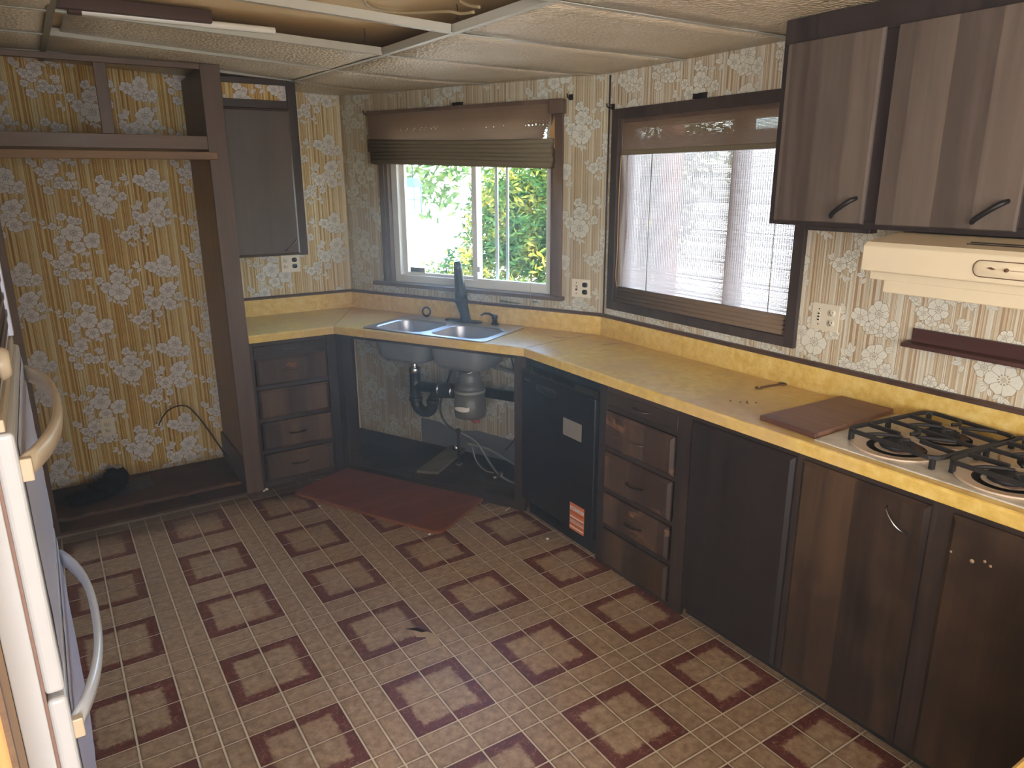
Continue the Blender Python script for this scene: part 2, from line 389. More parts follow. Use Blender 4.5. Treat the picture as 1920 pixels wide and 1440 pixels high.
M['hose'] = plain('grey_hose', (130, 130, 122), 0.45)
M['hose_black'] = plain('black_hose', (34, 34, 34), 0.5)
M['brass'] = plain('old_brass', (150, 116, 60), 0.35, 0.9)
M['copper_red'] = plain('red_rubber', (150, 62, 54), 0.5)
M['rag'] = plain('black_cloth', (14, 15, 18), 0.85, 0, 0.3, 0.2, 50, 0.5)
M['rag_sheet'] = plain('dark_plastic_sheet', (34, 38, 44), 0.4, 0, 0.2)
M['bone'] = plain('pale_scrap', (190, 164, 132), 0.7)
M['debris'] = plain('pale_crumb', (214, 206, 192), 0.6)
M['wire_tan'] = plain('tan_cable_jacket', (176, 158, 120), 0.5)
M['wire_dark'] = plain('dark_wire', (44, 36, 28), 0.6)
M['tube_white'] = plain('white_lamp_tube', (238, 234, 222), 0.25)
M['fixture_brown'] = plain('brown_fixture_back', (70, 46, 36), 0.6)
M['seam'] = plain('dark_seam', (92, 56, 30), 0.7)
M['green_tear'] = plain('bare_wallboard', (86, 94, 84), 0.9)
M['sticker_grey'] = plain('grey_rating_label', (128, 120, 110), 0.6)
M['orange'] = plain('orange_label', (206, 108, 66), 0.5)
M['label_white'] = plain('white_label_band', (226, 214, 200), 0.5)
M['label_dark'] = plain('dark_label_print', (40, 30, 28), 0.6)
M['stain_pan'] = plain('enamel_drip_pan', (214, 190, 164), 0.3, 0, 0.12, 0.5, 18)
M['burnt'] = plain('burnt_spill', (96, 68, 50), 0.8, 0, 0.3)
def cookt():
    t = NT('stained_cooktop_enamel'); p = t.wpos(); n = t.noise(p, 9, 5, 0.62)
    c = t.ramp(n, [(0.3, lin((160, 150, 132))), (0.5, lin((202, 194, 178))), (0.7, lin((216, 209, 196)))])
    t.set(color=c, rough=0.3); return t.m
M['cooktop'] = cookt()
def steel():
    t = NT('brushed_sink_steel'); v = t.coord('Object')
    n = t.noise(t.mapping(v, (4, 90, 4)), 6, 3)
    t.set(color=t.mix(n, (0.40, 0.40, 0.41, 1), (0.58, 0.58, 0.59, 1)), metal=1.0, rough=t.math('ADD', t.math('MULTIPLY', n, 0.15), 0.30)); return t.m
M['steel'] = steel()
M['steel_dull'] = plain('grey_sink_underside', (120, 122, 120), 0.6, 0.2)

def glass():
    t = NT('window_glass'); t.n.remove(t.b)
    tr = t.node('ShaderNodeBsdfTransparent'); tr.inputs[0].default_value = (0.94, 0.97, 0.97, 1)
    gl = t.node('ShaderNodeBsdfGlossy'); gl.inputs['Roughness'].default_value = 0.02
    lw = t.node('ShaderNodeLayerWeight'); lw.inputs[0].default_value = 0.25
    mx = t.node('ShaderNodeMixShader')
    t.l.new(t.math('MULTIPLY', lw.outputs['Fresnel'], 0.6), mx.inputs[0]); t.l.new(tr.outputs[0], mx.inputs[1]); t.l.new(gl.outputs[0], mx.inputs[2])
    t.l.new(mx.outputs[0], t.out.inputs[0]); return t.m
M['glass'] = glass()
def reed(name, rgb, trans):
    t = NT(name); v = t.coord('Object'); n = t.noise(t.mapping(v, (0.6, 1, 30)), 14, 3)
    c = lin(rgb); col = t.mix(n, tuple(x * .7 for x in c[:3]) + (1,), tuple(min(1, x * 1.25) for x in c[:3]) + (1,))
    df = t.node('ShaderNodeBsdfDiffuse'); t.l.new(col, df.inputs[0])
    tl = t.node('ShaderNodeBsdfTranslucent'); t.l.new(col, tl.inputs[0])
    mx = t.node('ShaderNodeMixShader'); mx.inputs[0].default_value = trans
    t.l.new(df.outputs[0], mx.inputs[1]); t.l.new(tl.outputs[0], mx.inputs[2]); t.l.new(mx.outputs[0], t.out.inputs[0]); t.n.remove(t.b)
    return t.m
M['reed'] = reed('woven_reed', (128, 106, 86), 0.16)
M['reed_thin'] = reed('thin_woven_reed', (184, 172, 166), 0.34)
M['reed_fold'] = reed('folded_reed', (126, 114, 92), 0.06)
def leafm(name, a, b, c):
    t = NT(name); v = t.coord('Object'); n = t.noise(v, 2.6, 4, 0.6)
    col = t.ramp(n, [(0.35, lin(a)), (0.5, lin(b)), (0.66, lin(c))])
    df = t.node('ShaderNodeBsdfDiffuse'); t.l.new(col, df.inputs[0])
    tl = t.node('ShaderNodeBsdfTranslucent'); t.l.new(col, tl.inputs[0])
    mx = t.node('ShaderNodeMixShader'); mx.inputs[0].default_value = 0.4
    t.l.new(df.outputs[0], mx.inputs[1]); t.l.new(tl.outputs[0], mx.inputs[2]); t.l.new(mx.outputs[0], t.out.inputs[0]); t.n.remove(t.b)
    return t.m
M['leaf'] = leafm('bush_leaf', (24, 46, 28), (46, 72, 36), (132, 122, 46))
M['leaf_far'] = leafm('far_tree_leaf', (36, 56, 34), (64, 84, 50), (98, 108, 64))
M['bark'] = plain('grey_bark', (104, 90, 74), 0.9)
M['gravel'] = plain('pale_gravel_yard', (222, 210, 192), 0.95, 0, 0.12, 0.2, 4)
M['siding'] = plain('pale_outer_siding', (206, 200, 186), 0.7)
M['post_white'] = plain('white_porch_post', (220, 220, 214), 0.6)
M['post_brown'] = plain('brown_porch_post', (140, 96, 74), 0.7)
M['lantern'] = plain('lantern_frame_metal', (84, 104, 112), 0.5, 0.3)  # light blue cast of overexposed daylight put into frame and glass colours
M['lantern_glass'] = plain('frosted_lantern_glass', (206, 226, 232), 0.3)
M['wallboard'] = plain('cream_rear_wall', (214, 202, 176), 0.8)
M['carpet'] = plain('brown_rear_floor', (128, 100, 76), 0.9)

# ------------------------------------------------------------------ mesh helpers
class MB:
    def __init__(s): s.v = []; s.f = []; s.sm = []
    def add(s, vs, fs, smooth=False):
        o = len(s.v); s.v += [tuple(p) for p in vs]; s.f += [tuple(i + o for i in f) for f in fs]; s.sm += [smooth] * len(fs); return s
    def box(s, x0, x1, y0, y1, z0, z1):
        v = [(x0, y0, z0), (x1, y0, z0), (x1, y1, z0), (x0, y1, z0), (x0, y0, z1), (x1, y0, z1), (x1, y1, z1), (x0, y1, z1)]
        return s.add(v, [(3, 2, 1, 0), (4, 5, 6, 7), (0, 1, 5, 4), (1, 2, 6, 5), (2, 3, 7, 6), (3, 0, 4, 7)])
    def bar(s, a, b, w, h, up=(0, 0, 1)):
        a, b = Vector(a), Vector(b); d = (b - a).normalized(); u = Vector(up)
        r = d.cross(u).normalized() * (w / 2); u = r.cross(d).normalized() * (h / 2)
        v = [a - r - u, a + r - u, a + r + u, a - r + u, b - r - u, b + r - u, b + r + u, b - r + u]
        return s.add(v, [(0, 1, 2, 3), (7, 6, 5, 4), (4, 5, 1, 0), (5, 6, 2, 1), (6, 7, 3, 2), (7, 4, 0, 3)])
    def quad(s, a, b, c, d): return s.add([a, b, c, d], [(0, 1, 2, 3)])
    def prism(s, pts, z0, z1):
        n = len(pts); v = [(p[0], p[1], z0) for p in pts] + [(p[0], p[1], z1) for p in pts]
        return s.add(v, [tuple(range(n - 1, -1, -1)), tuple(range(n, 2 * n))] + [(i, (i + 1) % n, n + (i + 1) % n, n + i) for i in range(n)])
    def extrude(s, loop, vec):
        n = len(loop); vec = Vector(vec); v = [Vector(p) for p in loop] + [Vector(p) + vec for p in loop]
        return s.add(v, [tuple(range(n - 1, -1, -1)), tuple(range(n, 2 * n))] + [(i, (i + 1) % n, n + (i + 1) % n, n + i) for i in range(n)])
    def loft(s, loops, closed=True, cap0=False, cap1=False, smooth=True):
        n = len(loops[0]); o = []
        for L in loops: o += [tuple(p) for p in L]
        f = []
        for k in range(len(loops) - 1):
            for i in range(n if closed else n - 1):
                j = (i + 1) % n
                f.append((k * n + i, k * n + j, (k + 1) * n + j, (k + 1) * n + i))
        if cap0: f.append(tuple(range(n - 1, -1, -1)))
        if cap1: f.append(tuple((len(loops) - 1) * n + i for i in range(n)))
        return s.add(o, f, smooth)
    def tube(s, pts, r, n=8, closed=False):
        P = [Vector(p) for p in pts]; L = []
        rr = r if isinstance(r, (list, tuple)) else [r] * len(P)
        prev = None
        for i, p in enumerate(P):
            a = P[i - 1] if i > 0 else (P[-1] if closed else p); b = P[i + 1] if i < len(P) - 1 else (P[0] if closed else p)
            d = (b - a).normalized()
            if prev is None:
                u = d.orthogonal().normalized()
            else:
                u = (prev - d * prev.dot(d)); u = u.normalized() if u.length > 1e-6 else d.orthogonal().normalized()
            prev = u; w = d.cross(u)
            L.append([p + (u * math.cos(2 * PI * k / n) + w * math.sin(2 * PI * k / n)) * rr[i] for k in range(n)])
        if closed: L.append(L[0])
        return s.loft(L, True, not closed, not closed)
    def lathe(s, prof, c=(0, 0, 0), n=24, axis='z', cap0=True, cap1=True):
        c = Vector(c); L = []
        for r, h in prof:
            ring = []
            for k in range(n):
                a = 2 * PI * k / n; x, y = r * math.cos(a), r * math.sin(a)
                q = {'z': (x, y, h), 'y': (x, h, y), 'x': (h, x, y)}[axis]
                ring.append(c + Vector(q))
            L.append(ring)
        return s.loft(L, True, cap0, cap1)
    def blob(s, c, r, seed, amp=0.35, sx=1, sy=1, sz=1, nu=14, nv=9):
        c = Vector(c); L = []
        for j in range(nv + 1):
            th = PI * j / nv; ring = []
            for i in range(nu):
                ph = 2 * PI * i / nu
                d = Vector((math.sin(th) * math.cos(ph), math.sin(th) * math.sin(ph), math.cos(th)))
                k = 1 + amp * mnoise.noise(d * 2.3 + Vector((seed * 3.7, seed, 0)))
                ring.append(c + Vector((d.x * sx, d.y * sy, d.z * sz)) * (r * k))
            L.append(ring)
        return s.loft(L)

def obj(name, mb, mat, parent=None, bevel=0.0, kind=None, label=None, seg=2):
    me = bpy.data.meshes.new(name)
    me.from_pydata(mb.v, [], mb.f)
    bm = bmesh.new(); bm.from_mesh(me); bmesh.ops.recalc_face_normals(bm, faces=bm.faces); bm.to_mesh(me); bm.free()
    me.polygons.foreach_set('use_smooth', mb.sm)
    me.materials.append(M[mat]); me.update()
    o = bpy.data.objects.new(name, me); COL.objects.link(o)
    if parent: o.parent = parent
    if bevel:
        b = o.modifiers.new('bevel', 'BEVEL'); b.width = bevel; b.segments = seg; b.limit_method = 'ANGLE'; b.angle_limit = math.radians(40)
    if kind: o['kind'] = kind
    if label: o['label'] = label
    return o
def thing(name, label, cat, loc=(0, 0, 0), rz=0.0, group=None):
    o = bpy.data.objects.new(name, None); COL.objects.link(o); o.location = loc; o.rotation_euler = (0, 0, rz); o.empty_display_size = 0.05
    o['label'] = label; o['category'] = cat
    if group: o['group'] = group
    return o
def struct(name, label=None, loc=(0, 0, 0), rz=0.0, mb=None, mat=None, bevel=0.0):
    if mb is not None:
        o = obj(name, mb, mat, None, bevel); o.location = loc; o.rotation_euler = (0, 0, rz)
    else:
        o = bpy.data.objects.new(name, None); COL.objects.link(o); o.location = loc; o.rotation_euler = (0, 0, rz)
    o['kind'] = 'structure'
    if label: o['label'] = label
    return o
def tag(o, label, cat, group=None):
    o['label'] = label; o['category'] = cat
    if group: o['group'] = group
    return o
def fill_prism(outer, holes, z0, z1):
    """a slab with holes: both faces filled between nested loops, plus the side walls"""
    bm = bmesh.new()
    def ring(pts, z): return [bm.verts.new((p[0], p[1], z)) for p in pts]
    for z in (z0, z1):
        es = []
        for pts in [outer] + holes:
            r = ring(pts, z); es += [bm.edges.new((r[i], r[(i + 1) % len(r)])) for i in range(len(r))]
        bmesh.ops.triangle_fill(bm, use_beauty=True, use_dissolve=False, edges=es)
    mb = MB(); bm.verts.index_update()
    mb.add([v.co[:] for v in bm.verts], [tuple(v.index for v in f.verts) for f in bm.faces]); bm.free()
    for pts in [outer] + holes:
        n = len(pts); v = [(p[0], p[1], z0) for p in pts] + [(p[0], p[1], z1) for p in pts]
        mb.add(v, [(i, (i + 1) % n, n + (i + 1) % n, n + i) for i in range(n)])
    # weld
    me = bpy.data.meshes.new('tmp'); me.from_pydata(mb.v, [], mb.f); bm = bmesh.new(); bm.from_mesh(me)
    bmesh.ops.remove_doubles(bm, verts=bm.verts, dist=1e-5); bm.verts.index_update()
    out = MB().add([v.co[:] for v in bm.verts], [tuple(v.index for v in f.verts) for f in bm.faces]); bm.free(); bpy.data.meshes.remove(me)
    return out
def sweep(path, prof):
    """sweep a closed 2D profile (side, z) along a 2D polyline with mitred corners; side is positive to the left of travel"""
    P = [Vector((p[0], p[1])) for p in path]; L = []
    for i, p in enumerate(P):
        d0 = (p - P[i - 1]).normalized() if i else None; d1 = (P[i + 1] - p).normalized() if i < len(P) - 1 else None
        n0 = Vector((-d0.y, d0.x)) if d0 else None; n1 = Vector((-d1.y, d1.x)) if d1 else None
        if n0 is None: nn = n1
        elif n1 is None: nn = n0
        else: nn = (n0 + n1).normalized(); nn = nn / max(0.2, nn.dot(n1))
        L.append([(p.x + nn.x * s_, p.y + nn.y * s_, z) for s_, z in prof])
    return MB().loft(L, True, True, True, smooth=False)
def rrect(cx, cy, hx, hy, r, n=5):
    o = []
    for sx, sy, a0 in ((1, 1, 0), (-1, 1, PI / 2), (-1, -1, PI), (1, -1, 1.5 * PI)):
        for k in range(n + 1):
            a = a0 + PI / 2 * k / n; o.append((cx + sx * (hx - r) + r * math.cos(a), cy + sy * (hy - r) + r * math.sin(a)))
    return o
def wall_with_hole(x0, x1, z0, z1, th, hole=None):
    mb = MB()
    if not hole: return mb.box(x0, x1, 0, th, z0, z1)
    a, b, c, d = hole
    mb.box(x0, a, 0, th, z0, z1); mb.box(b, x1, 0, th, z0, z1); mb.box(a, b, 0, th, z0, c); mb.box(a, b, 0, th, d, z1)
    return mb
def panel_front(x0, x1, z0, z1, y=0.0, th=0.019, lip=0.013):
    """cabinet door or drawer front standing off the frame, its edge chamfered all round (outward is -y)"""
    a = [(x0, y, z0), (x1, y, z0), (x1, y, z1), (x0, y, z1)]
    b = [(p[0], y - th * 0.45, p[2]) for p in a]
    c = [(x0 + lip, y - th, z0 + lip), (x1 - lip, y - th, z0 + lip), (x1 - lip, y - th, z1 - lip), (x0 + lip, y - th, z1 - lip)]
    return MB().loft([a, b, c], True, True, True, smooth=False)
def pull(cx, cz, y, ang, half=0.05, out=0.024, r=0.0032):
    pts = []
    for k in range(9):
        q = -1 + 2 * k / 8
        pts.append((cx + q * half * math.cos(ang), y - out * (1 - q * q) ** 0.5 if abs(q) < 1 else y + 0.002, cz + q * half * math.sin(ang)))
    rr = [r * 0.8] + [r] * 7 + [r * 0.8]
    return MB().tube(pts, rr, 8)

# ------------------------------------------------------------------ setting: levels and walls
YW, XW, CZ = 2.866, 1.739, 2.235
CL = (0.94, 2.866); CR = (1.739, 1.205)
DL = math.hypot(CR[0] - CL[0], CR[1] - CL[1])
RD = math.atan2(CR[1] - CL[1], CR[0] - CL[0])       # sink wall direction
def hc(x, y):   # the old ceiling sags: it is higher over the left far corner
    c = lambda q: max(0.0, min(1.0, q))
    return CZ + 0.040 * c((0.6 - x) / 1.2) + 0.045 * c((1.0 - x) / 0.9) * c((y - 1.1) / 1.6)

# floor: vinyl sheet whose printed tiles stand a hair above their joint lines
floor = struct('floor', 'patterned brown and red tile floor of the kitchen', mb=MB().box(-3.3, XW, -4.8, 2.30, -0.06, -0.0012), mat='grout')
def lineX(i): q, k = divmod(i, 4); return q * PX + (0, GAX, 2 * GAX, 2 * GAX + GBX)[k]
def lineY(i): q, k = divmod(i, 4); return q * PY + (0, GAY, 2 * GAY, 2 * GAY + GBY)[k]
g = 0.0031
meshes = {}
def tile_mesh(w, d):
    key = (round(w, 4), round(d, 4))
    if key not in meshes:
        mb = MB().box(0, w, 0, d, -0.0013, 0.0); mb.f = [f for i, f in enumerate(mb.f) if i != 0]
        me = bpy.data.meshes.new('floor_tile'); me.from_pydata(mb.v, [], mb.f); me.materials.append(M['vinyl']); meshes[key] = me
    return meshes[key]
inv = cam.matrix_world.inverted()
def project(p):
    q = inv @ Vector(p)
    if q.z > -0.05: return None
    return 960 + 1354.9 * q.x / -q.z, 720 - 1354.9 * q.y / -q.z
cand = []; rest = MB()
for i in range(-24, 14):
    for j in range(-40, 22):
        x0, x1, y0, y1 = lineX(i) + g, lineX(i + 1) - g, lineY(j) + g, lineY(j + 1) - g
        cx, cy = (x0 + x1) / 2, (y0 + y1) / 2
        if cx > 1.30 or cy > 2.32 or (cx < 0.06 and cy > 2.235) or cy < -4.6: continue
        if (cx - 0.62) * 0.8723 + (cy - 2.29) * 0.489 > 0.10: continue
        y1 = min(y1, 2.245) if cx < 0.06 else y1
        pr = [project((a, b, 0)) for a in (x0, x1) for b in (y0, y1)]
        area_px = 0
        if all(pr):
            us = [p[0] for p in pr]; vs = [p[1] for p in pr]
            if max(us) > 100 and min(us) < 1920 and min(vs) < 1440 and max(vs) > 0:
                (a, b), (c, d), (e, f), (h, k) = pr
                area_px = abs((h - a) * (d - f) - (k - b) * (c - e)) / 2
        cand.append((area_px, x0, x1, y0, y1))
cand.sort(reverse=True)
for n_, (ar, x0, x1, y0, y1) in enumerate(cand):
    if n_ < 300 and ar > 0:
        o = bpy.data.objects.new('floor_tile', tile_mesh(x1 - x0, y1 - y0)); COL.objects.link(o); o.parent = floor; o.location = (x0, y0, 0)
    else:
        rest.box(x0, x1, y0, y1, -0.0013, 0.0)
obj('floor_tiles_beyond', rest, 'vinyl', floor, kind='stuff')

# recess floor: bare rotted boards where an appliance stood
def ragged(x0, x1, y, amp, seed, n=26):
    return [(x0 + (x1 - x0) * k / n, y + amp * mnoise.noise(Vector((k * 0.55, seed, 0)))) for k in range(n + 1)]
a = ragged(-0.95, 0.05, 2.405, 0.03, 1.0)
obj('subfloor_board', MB().prism(a + [(0.05, 2.866), (-0.95, 2.866)], -0.02, 0.026), 'rot_wood', floor, label='dark stained bare subfloor board against the papered wall')
b = ragged(-0.95, 0.05, 2.25, 0.012, 5.0)
a2 = [(p[0], p[1] - 0.014) for p in ragged(-0.95, 0.05, 2.405, 0.03, 1.0)]
obj('subfloor_board', MB().prism(b + a2[::-1], -0.02, 0.012), 'rot_wood', floor, label='narrow brown subfloor strip at the broken edge of the tiles')

# walls
TH = 0.11
wb = struct('wall_back', 'papered wall at the back of the empty appliance recess', (0, YW, 0), 0.0, MB().box(-1.7, 0.06, 0, TH, -0.3, 2.6), 'paper_gold')
obj('wallpaper_panel', MB().box(0.06, CL[0] + 0.05, 0, TH, -0.3, 2.6), 'paper_far', wb, label='faded gold floral wallpaper above the left counter')
ws = struct('wall_sink', 'angled papered wall with the sink window', (CL[0], CL[1], 0), RD, wall_with_hole(-0.02, DL + 0.02, -0.3, 2.6, TH, (0.33, 1.535, 1.10, 2.09)), 'paper_sink')
obj('wallboard_tear', MB().prism([(1.17, 0.0), (1.20, -0.0012), (1.33, -0.0012), (1.335, 0.0)], 1.036, 1.038), 'green_tear', ws)
obj('wallboard_tear', MB().extrude([(1.175, -0.001, 1.052), (1.345, -0.001, 1.040), (1.25, -0.001, 1.036), (1.18, -0.001, 1.037)], (0, 0.002, 0)), 'green_tear', ws, label='bare dark patch where the paper is torn')
obj('wallboard_tear', MB().extrude([(1.395, -0.001, 1.060), (1.43, -0.001, 1.064), (1.435, -0.001, 1.056), (1.40, -0.001, 1.052)], (0, 0.002, 0)), 'green_tear', ws)
obj('patch_board', MB().extrude([(0.552, -0.004, 0.03), (0.552, -0.004, 0.215), (0.70, -0.004, 0.21), (0.83, -0.004, 0.17), (1.0, -0.004, 0.205), (1.30, -0.004, 0.185), (1.45, -0.004, 0.25), (1.8, -0.004, 0.25), (1.8, -0.004, 0.03)], (0, 0.005, 0)), 'galv', ws, label='grey bare backing low on the wall under the sink')
wr = struct('wall_right', 'faded papered wall with the shaded window', (XW, 0, 0), -PI / 2, wall_with_hole(-CR[1] - 0.01, 4.9, -0.3, 2.6, TH, (-1.115, -0.035, 1.105, 2.02)), 'paper_right')
struct('trim_1', 'thin dark corner strip between the sink wall and the right wall', mb=MB().tube([(CR[0] - 0.004, CR[1] - 0.004, 1.03), (CR[0] - 0.004, CR[1] - 0.004, 2.23)], 0.0045, 6), mat='casing_dark')
struct('trim_2', 'thin strip in the far papered corner', mb=MB().tube([(CL[0] - 0.004, CL[1] - 0.004, 1.03), (CL[0] - 0.004, CL[1] - 0.004, 2.29)], 0.003, 6), mat='paper_far')
# rest of the trailer, behind and beside the camera
struct('wall_left', 'wall beyond the oven cabinet', (0, 0, 0), 0, MB().box(-1.66, -1.55, -1.05, 2.97, -0.3, 2.6).box(-3.35, -1.55, -1.10, -0.99, -0.3, 2.6), 'wallboard')
struct('wall_side', 'rear room side wall', (0, 0, 0), 0, MB().box(-3.46, -3.35, -4.9, -0.99, -0.3, 2.6), 'wallboard')
struct('wall_front', 'rear room end wall', (0, 0, 0), 0, MB().box(-3.46, XW + TH, -4.9, -4.79, -0.3, 2.6), 'wallboard')
struct('roof', 'unseen low roof slab added to keep the sun out of the kitchen', (0, 0, 0), 0, MB().box(-3.9, XW + 0.55, -5.3, 1.2, 2.56, 2.66).prism([(-3.9, 1.2), (XW + 0.55, 1.2), (CL[0] + 0.42, YW + 0.42), (-3.9, YW + 0.42)], 2.56, 2.66), 'siding')  # unseen slab, added to stop the sun entering the room

# ceiling: white bars on a 2 x 4 foot grid, pebbled tiles, two bays open to the roof lining
ceiling = struct('ceiling', 'sagging tile ceiling with two open bays')
obj('roof_lining', MB().box(-3.35, XW, -4.8, YW, 2.335, 2.555), 'deck', ceiling, label='creased tan lining seen through the open bays')
YB = [-1.65, -1.06, -0.47, 0.115, 0.70, 1.285, 1.87, 2.45]
def xb(y): return 0.597 - 0.030 * (y - 0.15)            # the middle runner drifts a little
XB0 = -0.632
def room_x1(y):
    return XW if y <= CR[1] else CR[0] + (CL[0] - CR[0]) * (y - CR[1]) / (CL[1] - CR[1])
def tee(a, b, w=0.024, h=0.032):
    mb = MB(); a, b = Vector(a), Vector(b)
    mb.bar(a, b, w, 0.0022); mb.bar(a + Vector((0, 0, h / 2)), b + Vector((0, 0, h / 2)), 0.003, h)
    return mb
for k, x in enumerate((XB0, None)):
    f = (lambda y: x) if x is not None else xb
    mb = MB(); ys = [-2.2, -1.0, 0.0, 0.70, 1.285, 1.87, 2.45, 2.83]
    for y0, y1 in zip(ys[:-1], ys[1:]):
        t_ = tee((f(y0), y0, hc(f(y0), y0)), (f(y1), y1, hc(f(y1), y1)))
        mb.add(t_.v, t_.f)
    obj('ceiling_runner', mb, 'tbar' if k else 'joist', ceiling)
for y in YB:
    xs = [-1.5, XB0 - 0.012, XB0 + 0.012, xb(y) - 0.012, xb(y) + 0.012, room_x1(y) - 0.005]
    for x0, x1 in ((xs[0], xs[1]), (xs[2], xs[3]), (xs[4], xs[5])):
        t_ = tee((x0, y, hc(x0, y) - 0.0004), (x1, y, hc(x1, y) - 0.0004), 0.022, 0.03)
        obj('ceiling_cross_bar', t_, 'tbar', ceiling)
def ctile(x0, x1, y0, y1, nx=8, ny=6, sag=0.006, lift=0.0, seed=0.0, clip=None):
    mb = MB(); P = {}
    for lay, dz in ((0, 0.003), (1, 0.015)):
        for i in range(nx + 1):
            for j in range(ny + 1):
                u, v = i / nx, j / ny; y = y0 + (y1 - y0) * v
                xe = min(x1, clip(y)) if clip else x1
                x = x0 + (xe - x0) * u
                s_ = -sag * 4 * u * (1 - u) * (0.4 + 0.6 * (v if seed > 0 else 1)) + 0.004 * mnoise.noise(Vector((x * 2.3, y * 2.3, seed)))
                P[lay, i, j] = len(mb.v); mb.v.append((x, y, hc(x, y) + dz + s_ + lift * (1 - u)))
    for lay in (0, 1):
        for i in range(nx):
            for j in range(ny):
                mb.f.append((P[lay, i, j], P[lay, i + 1, j], P[lay, i + 1, j + 1], P[lay, i, j + 1])); mb.sm.append(True)
    for i in range(nx):
        for j in (0, ny): mb.f.append((P[0, i, j], P[0, i + 1, j], P[1, i + 1, j], P[1, i, j])); mb.sm.append(False)
    for j in range(ny):
        for i in (0, nx): mb.f.append((P[0, i, j], P[0, i, j + 1], P[1, i, j + 1], P[1, i, j])); mb.sm.append(False)
    return mb
edges = YB + [2.86]
for k in range(len(edges) - 1):
    y0, y1 = edges[k] + 0.004, edges[k + 1] - 0.004
    if edges[k] < 2.4: obj('ceiling_tile', ctile(-1.5, XB0 - 0.006, y0, y1, seed=k + 30.0, sag=0.002), 'ceil_tile', ceiling)
    if k not in (3, 4):     # two bays are open
        if abs(edges[k] - 1.285) < 0.01: obj('ceiling_tile', ctile(XB0 + 0.05, xb(y0) - 0.006, y0, y1, seed=0.0, sag=0.002, lift=0.012), 'ceil_tile', ceiling, label='loose tile lying askew beside the brown fixture')
        else: obj('ceiling_tile', ctile(XB0 + 0.006, xb(y0) - 0.006, y0, y1, seed=0.0, sag=0.003), 'ceil_tile', ceiling)
    obj('ceiling_tile', ctile(xb(y0) + 0.006, XW, y0, y1, seed=k + 1.0, sag=0.006 if k > 2 else 0.004, clip=lambda y: room_x1(y) - 0.002), 'ceil_tile', ceiling)
# the wide room behind: plain ceiling sheet
obj('rear_ceiling_sheet', MB().box(-3.35, -1.5, -4.8, -1.05, CZ, CZ + 0.02).box(-3.35, XW, -4.8, -1.63, CZ + 0.001, CZ + 0.02), 'ceil_tile', ceiling)
for x, y, z0, z1, hook in ((0.478, 1.285, 2.265, 2.34, 1), (0.600, 0.71, 2.27, 2.338, 1)):
    mb = MB().tube([(x, y, z1), (x + 0.004, y, (z0 + z1) / 2), (x, y, z0 + 0.02)], 0.0016, 6)
    mb.tube([(x + 0.008 * math.cos(q), y, z0 + 0.012 + 0.010 * math.sin(q)) for q in [k * 2 * PI / 10 for k in range(10)]], 0.0016, 6, closed=True)
    obj('hanger_wire', mb, 'wire_dark', ceiling)
w1 = [(0.20, 0.56, 2.326), (0.30, 0.82, 2.324), (0.42, 0.89, 2.322), (0.50, 0.82, 2.315), (0.545, 0.68, 2.30), (0.566, 0.62, 2.285), (0.572, 0.54, 2.277)]
def spline(pts, n=5):
    P = [Vector(p) for p in pts]; o = []
    for i in range(len(P) - 1):
        a, b, c, d = P[max(0, i - 1)], P[i], P[i + 1], P[min(len(P) - 1, i + 2)]
        for k in range(n):
            t_ = k / n
            o.append(0.5 * ((2 * b) + (c - a) * t_ + (2 * a - 5 * b + 4 * c - d) * t_ * t_ + (3 * b - a - 3 * c + d) * t_ ** 3))
    o.append(P[-1]); return o
tag(obj('electric_cable', MB().tube(spline(w1), 0.0055, 8), 'wire_tan'), 'tan electric cable looping through the open ceiling bay', 'cable')
tag(obj('electric_cable', MB().tube(spline([(0.572, 0.50, 2.285), (0.565, 0.56, 2.30), (0.55, 0.60, 2.322), (0.52, 0.55, 2.326), (0.50, 0.45, 2.327)]), 0.0055, 8), 'wire_tan'), 'short tan cable rising to the roof lining beside the runner', 'cable')
fx = thing('lamp_fixture', 'brown lamp batten with a white tube lying over the ceiling bar', 'lamp', (0, 1.258, 2.272))
obj('batten', MB().box(-0.62, -0.13, -0.035, 0.0, 0.012, 0.055), 'fixture_brown', fx, 0.002)
obj('lamp_tube', MB().lathe([(0.011, -0.55), (0.0125, -0.545), (0.0125, 0.10), (0.011, 0.105)], (0, 0.004, 0.014), 14, 'x'), 'tube_white', fx)
obj('tube_cap', MB().lathe([(0.0135, -0.585), (0.0145, -0.58), (0.0145, -0.545), (0.0135, -0.543)], (0, 0.004, 0.014), 14, 'x'), 'fixture_brown', fx)

# ------------------------------------------------------------------ appliance recess: tall end panel, open header, left stile
rc = thing('recess_surround', 'brown wood surround of the empty appliance recess with open header', 'cabinet', (0, 2.26, 0))
obj('stile', MB().box(0.008, 0.102, -0.012, 0.010, 0, hc(0.05, 2.26)), 'stile', rc, 0.002)
obj('end_panel', MB().box(0.022, 0.040, 0.010, YW - 2.26, 0.0, 1.884), 'ply_tan', rc, label='tan inner face of the end panel')
obj('end_panel', MB().box(0.0405, 0.096, 0.010, YW - 2.26, 0.0, 2.27).box(0.022, 0.0405, 0.010, YW - 2.26, 1.902, 2.27), 'stile', rc)
obj('base_board', MB().box(0.008, 0.0215, 0.010, YW - 2.26, 0.02, 0.20), 'stile', rc, 0.002)
obj('stile', MB().box(-0.985, -0.912, -0.012, 0.014, 0, hc(-0.95, 2.26)), 'stile', rc, 0.002)
obj('side_panel', MB().box(-0.985, -0.935, 0.014, YW - 2.26, 0, 2.27), 'stile', rc)
obj('top_rail', MB().box(-0.912, 0.008, -0.010, 0.010, 2.258, 2.285), 'rail', rc, 0.002)
